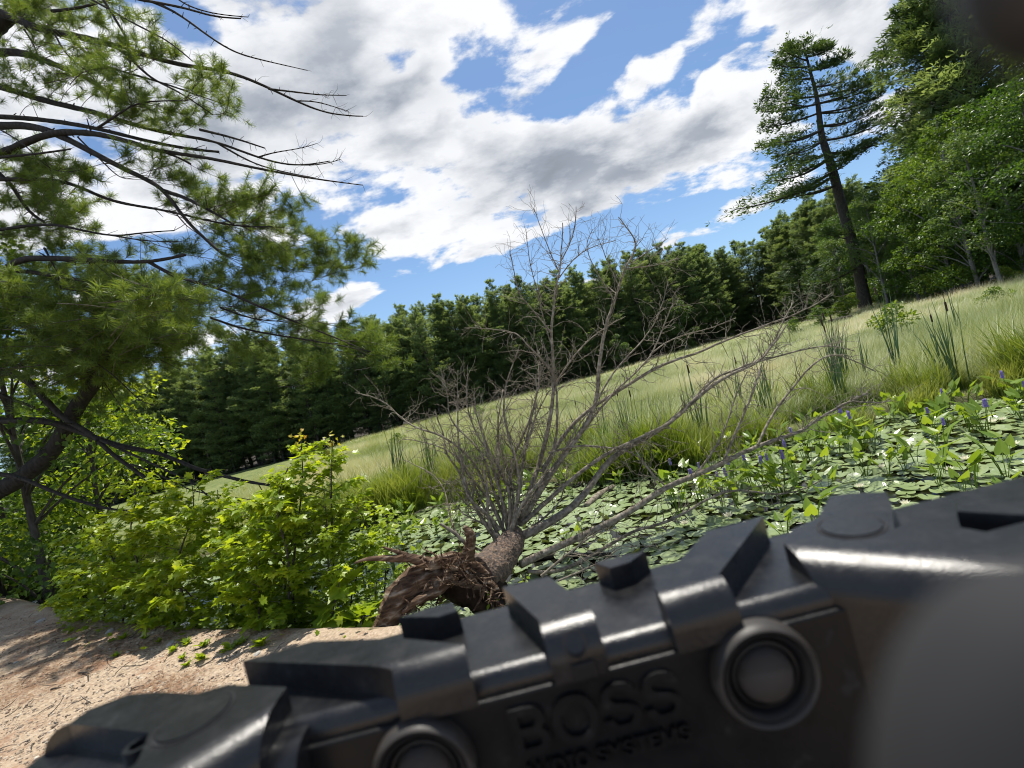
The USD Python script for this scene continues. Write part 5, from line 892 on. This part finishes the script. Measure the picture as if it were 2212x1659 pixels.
for k, ((x, y), s, lab) in enumerate((((595, 375), .055, 'grey angular stone at the foot of the bush'), ((925, 437), .045, 'pale flat stone beside the shadow on the sand'), ((1388, 495), .035, 'pale round pebble just above the sound bar'), ((220, 315), .05, 'flat pale stone by the shade at the left'), ((420, 413), .022, 'small dark pebble on the sand'), ((85, 540), .028, 'dark pebble at the left of the sand'), ((120, 393), .02, 'small yellowish pebble at the left of the sand'), ((500, 578), .018, 'small pale pebble in the shadow stripe'))): stone(lab, *c6(x, y), s, k + 3)
def weed(label, u, v, s, seed):
    g = np.random.default_rng(seed); w = ground_hit(u, v); t = thing('weed', label, 'weed', w, 0, s); m = 16; a = g.uniform(0, 6.28, m)
    for k in range(m): obj('leaf', spread(*OVAL, [[0, 0, .2 * g.random() ** 2]], [[0, 0, 1.0]], [[math.cos(a[k]), math.sin(a[k]), g.uniform(.3, 1.6)]], g.uniform(.5, 1.0)), 'maple_leaf', t)
for k, ((x, y), s, lab) in enumerate((((670, 410), .10, 'spreading weed on the sand below the bush'), ((630, 505), .06, 'little weed in the middle of the sand'), ((940, 480), .08, 'weed beside the pale flat stone'), ((1010, 440), .08, 'weed between the stone and the bush'), ((1100, 455), .09, 'weed on the sand right of the pale stone'), ((1105, 520), .10, 'upright weed on the sand above the sound bar'), ((1010, 555), .07, 'lowest weed on the sand'), ((990, 520), .06, 'tiny weed left of the upright one'), ((1245, 475), .10, 'dark green weed near the sound bar'), ((1420, 450), .13, 'bushy weed at the sound bar right of the sand'), ((1300, 445), .09, 'weed left of the bushy weed by the bar'), ((310, 270), .08, 'weed at the sand edge by the ferns'), ((785, 410), .06, 'small weed under the bush middle'), ((860, 430), .06, 'small weed left of the pale flat stone'))): weed(lab, *c6(x, y), s, k + 40)
for k, ((x, y), (x2, y2), lab) in enumerate((((370, 470), (425, 450), 'pale thin stick lying on the sand'), ((430, 600), (610, 570), 'dark twig lying in the shadow stripe on the sand'), ((275, 690), (410, 640), 'short dark twig at the lower left of the sand'), ((1080, 565), (1150, 540), 'yellowish dry blade lying on the sand'))):
    a, b = ground_hit(*c6(x, y)), ground_hit(*c6(x2, y2)); a[2] += .012; b[2] += .012; t = thing('twig', lab, 'twig', a); obj('wood', Buf().add(*tube(crooked(np.zeros(3), unit(b - a), np.linalg.norm(b - a), 7, .12), np.linspace(.008, .004, 7), 6), .5), ['dead_wood', 'dark_bark', 'dark_bark', 'dead_wood'][k], t, smooth=True)
# gravel and fallen pine needles
n = 2600; u = g6.uniform(-20, 560, n); v = g6.uniform(1330, 1655, n); gp = np.array([ground_hit(a, b) for a, b in zip(u[:900], v[:900])]); gp = gp[gp[:, 1] < bank_y(gp[:, 0]) + .1]
gp = np.vstack([gp + g6.normal(0, .12, gp.shape) for _ in range(9)]); gp[:, 2] = height(gp[:, 0], gp[:, 1])
m_ = trimesh.creation.icosphere(0, 1.0); s_ = g6.gamma(2, .0024, len(gp)) + .0022
scatter(None, 'gravel', [((m_.vertices * [1, .8, .55], m_.faces), 'gravel_look')], gp, qz(g6.uniform(0, 6.28, len(gp))), np.stack([s_] * 3, 1), np.zeros(len(gp), int), label='small gravel grains scattered over the sand', category='gravel', piece='grain')
nb = Buf(); pk_ = meshkit.fbm(gp * 1.3, 3, 12) > .50; lp = gp[pk_]
for rep in range(6):
    q_ = lp + g6.normal(0, .07, lp.shape); q_[:, 2] = height(q_[:, 0], q_[:, 1]) + .006; a = g6.uniform(0, 6.28, len(q_)); d = np.stack([np.cos(a), np.sin(a), g6.normal(0, .08, len(q_))], 1) * .05; s = np.stack([-np.sin(a), np.cos(a), 0 * a], 1) * .0016
    v_ = np.stack([q_ - s, q_ + s, q_ + d], 1).reshape(-1, 3); nb.add(v_, np.arange(len(v_)).reshape(-1, 3), np.repeat(g6.random(len(q_)), 3))
tb_ = Buf()
for k in range(150):
    p = gp[int(g6.integers(0, len(gp)))] + [0, 0, .006]; a = g6.uniform(0, 6.28); l = g6.uniform(.03, .16); tb_.add(*tube(crooked(p, np.array([math.cos(a), math.sin(a), 0.02]), l, 4, .2) * [1, 1, 1], np.linspace(.0035, .002, 4), 4), .5)
obj('twig_litter', tb_, 'twig_bark', label='short dark twig bits scattered over the sand', category='twigs', kind='stuff')
obj('pine_litter', nb, 'fallen_needle', label='reddish fallen pine needles in drifts on the sand', category='pine needles', kind='stuff')
# ---------------------------------------------------------------- the black sound bar close in front
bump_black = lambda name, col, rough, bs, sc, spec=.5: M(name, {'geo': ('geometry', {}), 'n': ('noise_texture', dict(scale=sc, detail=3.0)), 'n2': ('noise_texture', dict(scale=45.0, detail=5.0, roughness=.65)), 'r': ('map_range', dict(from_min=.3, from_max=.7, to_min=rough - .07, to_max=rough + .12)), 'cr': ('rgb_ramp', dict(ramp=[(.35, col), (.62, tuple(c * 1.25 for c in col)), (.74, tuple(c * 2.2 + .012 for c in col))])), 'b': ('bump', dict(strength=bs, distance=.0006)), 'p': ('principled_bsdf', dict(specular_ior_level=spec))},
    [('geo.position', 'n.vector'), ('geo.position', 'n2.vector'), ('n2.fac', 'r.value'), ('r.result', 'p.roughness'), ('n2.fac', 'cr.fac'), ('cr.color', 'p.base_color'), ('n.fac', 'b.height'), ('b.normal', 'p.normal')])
bump_black('black_plastic', (.0045, .0047, .0053), .25, .55, 700.0, .5)
bump_black('panel_plastic', (.0035, .0037, .0042), .36, .45, 700.0, .22)  # darker, duller copy of the black plastic: the front's shade is in the colour
bump_black('black_rubber', (.004, .004, .0045), .55, .2, 700.0, .3)
bump_black('bezel_plastic', (.030, .027, .024), .46, .15, 700.0, .35)
bump_black('grey_plastic', (.022, .0225, .024), .75, .05, 300.0, .15)
M('dome_fabric', {'geo': ('geometry', {}), 'c': ('wave_texture', dict(scale=260.0, bands_direction='x')), 'c2': ('wave_texture', dict(scale=260.0, bands_direction='z')), 'm': ('math', dict(math_type='multiply')), 'b': ('bump', dict(strength=.8, distance=.0008)), 'r': ('rgb_ramp', dict(ramp=[(0, (.020, .017, .015)), (1, (.075, .064, .056))])), 'p': ('principled_bsdf', dict(roughness=.6))},
  [('geo.position', 'c.vector'), ('geo.position', 'c2.vector'), ('c.fac', 'm.value1'), ('c2.fac', 'm.value2'), ('m.value', 'b.height'), ('b.normal', 'p.normal'), ('m.value', 'r.fac'), ('r.color', 'p.base_color')])
M('dark_cover', {'p': ('principled_bsdf', dict(base_color=(.012, .009, .008), roughness=.5))}, [])
ZT, ZR, ZB, ZP = 1.806, 1.828, 1.824, 1.823                                            # heights of the bar's top, of its ribs, of the little blocks
def T(u, v, z): r = ray(u, v); return (EYE + r * ((z - EYE[2]) / r[2]))
BO = np.array([0, .36, 1.76]); bar = thing('sound_bar', 'long black plastic sound bar with raised ribs and two round speakers across the foreground', 'sound bar', BO)
def arc(cy, cz, r, a0, a1, n=10): a = np.radians(np.linspace(a0, a1, n)); return [(cy + r * math.cos(t), cz + r * math.sin(t)) for t in a]
def bar_solid(prof, x0, x1):
    m = m3.Manifold.extrude(m3.CrossSection([np.array(prof)], m3.FillRule.Positive if hasattr(m3.FillRule, 'Positive') else 0), x1 - x0)
    return m.transform(np.array([[0, 0, 1, x0], [1, 0, 0, 0], [0, 1, 0, 0]], float))
def prism(pts, z0, z1):
    p = np.array(pts)[:, :2]; a = np.sum(p[:, 0] * np.roll(p[:, 1], -1) - np.roll(p[:, 0], -1) * p[:, 1]); p = p if a > 0 else p[::-1]
    return m3.Manifold.extrude(m3.CrossSection([p]), z1 - z0).translate((0, 0, z0))
def rbox(x0, x1, y0, y1, z0, z1, r, seg=24):
    s = m3.Manifold.sphere(r, seg); return m3.Manifold.batch_hull([s.translate((x, y, z)) for x in (x0 + r, x1 - r) for y in (y0 + r, y1 - r) for z in (z0 + r, z1 - r)])
def bev(m, *_): return m
prof = lambda yf, yb, zt, zb, r: [(yb, zb)] + arc(yb - .006, zt - .006, .006, 0, 90, 4) + arc(yf + r, zt - r, r, 90, 180, 12) + [(yf, zb)]
shell = bar_solid(prof(.325, .426, ZT, 1.66, .012), -.27, .27)
outer = bar_solid(prof(.315, .440, ZR, 1.7935, .022), -.30, .30)
out_pod = bar_solid(prof(.315, .440, ZP, 1.66, .022), -.30, .30)
px_poly = lambda pts, z: [T(u, v, z)[:2] for u, v in pts]
ribA = px_poly([(1085.6, 1268.7), (1184.6, 1244.9), (1272.5, 1307.4)], ZR); ribA += [(T(1272.5, 1307.4, ZR)[0] + .004, .28), (T(1164, 1340.5, ZR)[0] + .004, .28), tuple(T(1164, 1340.5, ZR)[:2])]
ribB = px_poly([(1527, 1147), (1649, 1115), (1553, 1239)], ZR); ribB += [(T(1553, 1239, ZR)[0], .28), (T(1413, 1269, ZR)[0], .28), tuple(T(1413, 1269, ZR)[:2])]
ribC = px_poly([(524, 1428), (676, 1385), (860, 1378), (1001, 1392)], ZR); ribC += [(T(1001, 1392, ZR)[0] + .012, .28), (T(845, 1440, ZR)[0] + .01, .28), tuple(T(845, 1440, ZR)[:2])]
put = lambda name, m, look='black_plastic', smooth=32, parent=None, label=None: obj(name, m.translate(tuple(-BO)) if hasattr(m, 'translate') else (m.apply_translation(-BO) or m), look, parent or bar, smooth=smooth, label=label)
put('top_shell', shell); body = None
put('rib', outer ^ prism(ribA, ZT - .08, ZT + .1)); put('rib', outer ^ prism(ribB, ZT - .1, ZT + .1)); put('rib', outer ^ prism(ribC, ZT - .1, ZT + .1), label='long flat rib at the left')
c7 = lambda x, y: (718.9 + .36675 * x, 1050.7 + .36675 * y); c8 = lambda x, y: (1327.2 + .4 * x, 1023 + .4 * y)
def block(pts):
    p = np.array(px_poly(pts, ZB)); c = p.mean(0); top = prism(c + (p - c) * .955, ZT - .004, ZB); low = prism(p, ZT - .004, ZB - .0022); return m3.Manifold.hull(top + low) if True else top
put('block', block([c7(*p) for p in ((385, 772), (620, 770), (740, 730), (700, 685), (560, 715))]), smooth=20)
put('block', block([c7(*p) for p in ((1540, 452), (1630, 482), (1752, 446), (1842, 380), (1700, 408))]), smooth=20)
put('block', block([c8(*p) for p in ((1838, 150), (2300, 172), (2260, 226), (1845, 203))]), smooth=20)
# end pods that stand out towards the camera
def rounded(flat, r, z0, z1, n=8):
    """A convex plan with an upper edge rounded outwards from the flat top's outline."""
    cs = m3.CrossSection([np.array(flat)[:, :2] if np.sum(np.array(flat)[:, 0] * np.roll(np.array(flat)[:, 1], -1) - np.roll(np.array(flat)[:, 0], -1) * np.array(flat)[:, 1]) > 0 else np.array(flat)[::-1, :2]]).hull(); parts = []
    for a in np.radians(np.linspace(0, 90, n)):
        parts.append(m3.Manifold.extrude(cs.offset(r * math.sin(a) + 1e-5, m3.JoinType.Round), 1e-4).translate((0, 0, z1 - r * (1 - math.cos(a)) - 1e-4)))
    parts.append(m3.Manifold.extrude(cs.offset(r + 1e-5, m3.JoinType.Round), 1e-4).translate((0, 0, z0))); return m3.Manifold.batch_hull(parts)
flatL = [tuple(p) for p in px_poly([c6(*p) for p in ((372, 868), (480, 790), (690, 710), (1060, 690), (1230, 655), (1530, 670), (1500, 740), (1250, 870), (1080, 950))], ZP)] + [(-.285, .275), (-.34, .26), (-.43, .26)]
solidL = rounded(flatL, .026, 1.60, ZP)
keepL = prism(px_poly([c6(*p) for p in ((372, 868), (480, 790), (690, 710), (850, 695), (1060, 705), (1230, 655), (1548, 668))], ZP) + [(T(*c6(1548, 690), ZP)[0] + .002, .10), (-.60, .10), (-.60, T(*c6(372, 868), ZP)[1])], 1.5, 1.9)
cutL = prism(px_poly([c6(*p) for p in ((372, 870), (803, 914), (780, 985))], ZP) + [tuple(T(*c6(735, 1080), ZP)[:2]), (-.40, .12), (-.65, .12), (-.65, T(*c6(372, 870), ZP)[1])], ZP - .020, ZP + .05)
flatR = px_poly([c8(*p) for p in ((912, 376), (962, 300), (1100, 236), (1165, 122), (1270, 106), (1460, 98))], ZP) + [(.40, .40), (.42, .24), (.285, .262), (.268, .295)] + px_poly([c8(1300, 345), c8(1000, 384)], ZP)
solidR = rounded(flatR, .028, 1.60, ZP)
keepR = prism(px_poly([c8(*p) for p in ((912, 376), (962, 300), (1100, 236), (1165, 122), (1270, 106), (1460, 98))], ZP) + [(.50, .41), (.50, .10), (T(*c8(1000, 520), ZP)[0] - .004, .10)], 1.5, 1.9)
cutR = prism(px_poly([c8(*p) for p in ((1462, 90), (1500, 172), (1512, 296))], ZP) + [(.272, .348), (.284, .312), (.70, .312), (.70, .6), (T(*c8(1462, 90), ZP)[0], .6)], 1.8062, ZP + .05)
put('end_pod', (solidL ^ keepL) - cutL, smooth=38); put('end_pod', (solidR ^ keepR) - cutR, smooth=38); put('back_deck', bar_solid(prof(.30, .415, 1.8065, 1.66, .02), .24, .47), smooth=32); put('back_deck', bar_solid(prof(.30, .405, ZP - .0205, 1.66, .02), -.45, -.20), smooth=32)
pegL = m3.Manifold.cylinder(.03, .010, .010, 32).translate(tuple(T(*c6(770, 1030), ZP - .012) - [0, 0, .022])); put('peg', pegL - m3.Manifold.cylinder(.03, .0065, .0065, 24).translate(tuple(T(*c6(770, 1030), ZP - .012) - [0, 0, .012])), smooth=30)
for (u, v), r_ in (((421, 1550), .0265), ((1838, 1137), .0235)):
    c = T(u, v, ZP); put('button', m3.Manifold.cylinder(.004, r_ * .90, r_ * .87, 48).translate(tuple(c - [0, 0, .0026])), smooth=30)
    ring = m3.Manifold.cylinder(.0022, r_, r_, 48) - m3.Manifold.cylinder(.01, r_ * .93, r_ * .93, 48).translate((0, 0, -.002)); put('button_groove', ring.translate(tuple(c - [0, 0, .0016])), 'black_rubber', smooth=30)
# the front panel, its lit upper ledge, the round speakers
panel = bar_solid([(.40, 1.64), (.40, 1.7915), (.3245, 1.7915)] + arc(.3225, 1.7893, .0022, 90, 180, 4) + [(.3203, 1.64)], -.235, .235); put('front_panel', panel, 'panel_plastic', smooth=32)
def ring_mesh(prof_, c, look, name, label=None):
    """prof_: (radius, distance out of the panel); turned about the speaker's axis, which points at the viewer's side."""
    p = np.array(prof_); m = trimesh.creation.revolve(p, sections=72); v = m.vertices; m.vertices = np.stack([v[:, 0], -v[:, 2], v[:, 1]], 1) + np.asarray(c); m.invert() if False else None; m.fix_normals()
    put(name, m, look, smooth=35, parent=None, label=label)
for k, (u, v) in enumerate(((912, 1690), (1667, 1472))):
    r = ray(u, v); c = EYE + r * .306; c[1] = .3207
    ring_mesh([(.0300, -.004), (.0350, .000), (.0353, .007), (.0347, .0115), (.0328, .0138), (.0316, .0130), (.0308, .0122), (.0300, .0095)], c, 'bezel_plastic', 'speaker_bezel')
    ring_mesh([(.0302, .0095), (.0288, .0112), (.0272, .0105), (.0250, .0085), (.0235, .003)], c, 'black_rubber', 'inner_ring')
    ring_mesh([(.0236, .004), (.0225, .0075), (.0208, .0080), (.0195, .0050), (.0188, .002)], c, 'black_rubber', 'surround')
    ring_mesh([(.0192, .003), (.0185, .0080), (.016, .0125), (.011, .0160), (.005, .0178), (.0, .0182)], c, 'dome_fabric', 'speaker_dome')
kn = T(1242, 1392, ZR); kc = EYE + ray(1242, 1390) * .3178
def knob(r, h0, h1, look, name):
    m = m3.Manifold.cylinder(h1 - h0, r, r * .96, 36).translate((0, 0, h0)).rotate((90, 0, 0)).rotate((-40, 0, 0)).translate(tuple(kc)); put(name, m, look, smooth=30)
knob(.0085, -.012, .0020, 'black_rubber', 'screw_rim'); knob(.0068, -.012, .0026, 'black_plastic', 'screw_head')
put('slot', rbox(kc[0] - .0068, kc[0] + .0100, .3128, .330, 1.7925, kc[2] - .011, .002, 12), 'black_rubber')
def lettering(text, x0, x1, z0, h, name, bold=True):
    m = meshkit.text_mesh(text, h, .0042, bold); b = m.bounds; v = m.vertices.copy(); s = (x1 - x0) / (b[1, 0] - b[0, 0]); m.vertices = np.stack([(v[:, 0] - b[0, 0]) * s + x0, .3205 - v[:, 2], (v[:, 1] - b[0, 1]) * (h / (b[1, 1] - b[0, 1])) + z0], 1); m.fix_normals()
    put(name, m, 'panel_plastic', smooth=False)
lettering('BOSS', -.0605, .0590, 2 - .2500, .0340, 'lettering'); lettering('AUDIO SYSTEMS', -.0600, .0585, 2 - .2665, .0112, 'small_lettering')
# ---------------------------------------------------------------- two things almost touching the lens
def near_blob(name, label, cat, u, v, d, rx, ry, rz, look, rot=0.0):
    c = EYE + ray(u, v) * d; m = trimesh.creation.icosphere(5, 1.0); q = m.vertices; e = np.sign(q) * np.abs(q) ** .9
    q = e * [rx, ry, rz]; ca, sa = math.cos(rot), math.sin(rot); m.vertices = np.stack([q[:, 0] * ca - q[:, 2] * sa, q[:, 1], q[:, 0] * sa + q[:, 2] * ca], 1)
    t = thing(name, label, cat, c); obj('surface', m, look, t, smooth=True)
near_blob('rounded_handle', 'smooth grey rounded handle end, far out of focus at the bottom right', 'handle', 2330, 1850, .034, .0130, .0105, .0216, 'grey_plastic', -.30)
near_blob('dark_cover_edge', 'dark rounded edge of something close to the lens, blurred in the top right corner', 'cover', 2362, -118, .034, .0086, .006, .0082, 'dark_cover', .2)
# an unseen vehicle body added below the bar to block light off the sand
co = np.array([0, .1, 0]); cowl = thing('vehicle_cowl', 'unseen dark bodywork added below the sound bar to block light off the sand', 'added blocker', co)
hull_ = lambda pts, r: m3.Manifold.batch_hull([m3.Manifold.sphere(r, 20).translate(tuple(np.array(p) - co)) for p in pts])
obj('cowl', hull_([(x, y, z) for x in (-.42, .42) for y, z in ((.46, 1.30), (.46, .95), (-.10, 1.20), (-.10, .95))], .05), 'black_rubber', cowl, smooth=40)
obj('seat', hull_([(x, y, z) for x in (-.26, .26) for y, z in ((-.15, 1.08), (-1.0, 1.16), (-1.0, .98), (-.15, .96))], .07), 'black_rubber', cowl, smooth=40)
obj('fender', hull_([(x, y, z) for x in (-.60, .60) for y, z in ((.42, .85), (-1.1, .85), (.42, .70), (-1.1, .70))], .05), 'black_rubber', cowl, smooth=40)
for x in (-.22, .22): obj('bracket', hull_([(x, .39, 1.64), (x, .39, 1.30)], .018), 'black_rubber', cowl, smooth=40)
for x in (-.5, .5):
    for y in (-.85, .35): w_ = trimesh.creation.torus(.23, .11, 40, 16); w_.apply_transform(trimesh.transformations.rotation_matrix(math.pi / 2, [0, 1, 0])); w_.apply_translation((x, y - co[1], float(height(x, y)) + .33)); obj('wheel', w_, 'black_rubber', cowl, smooth=True)
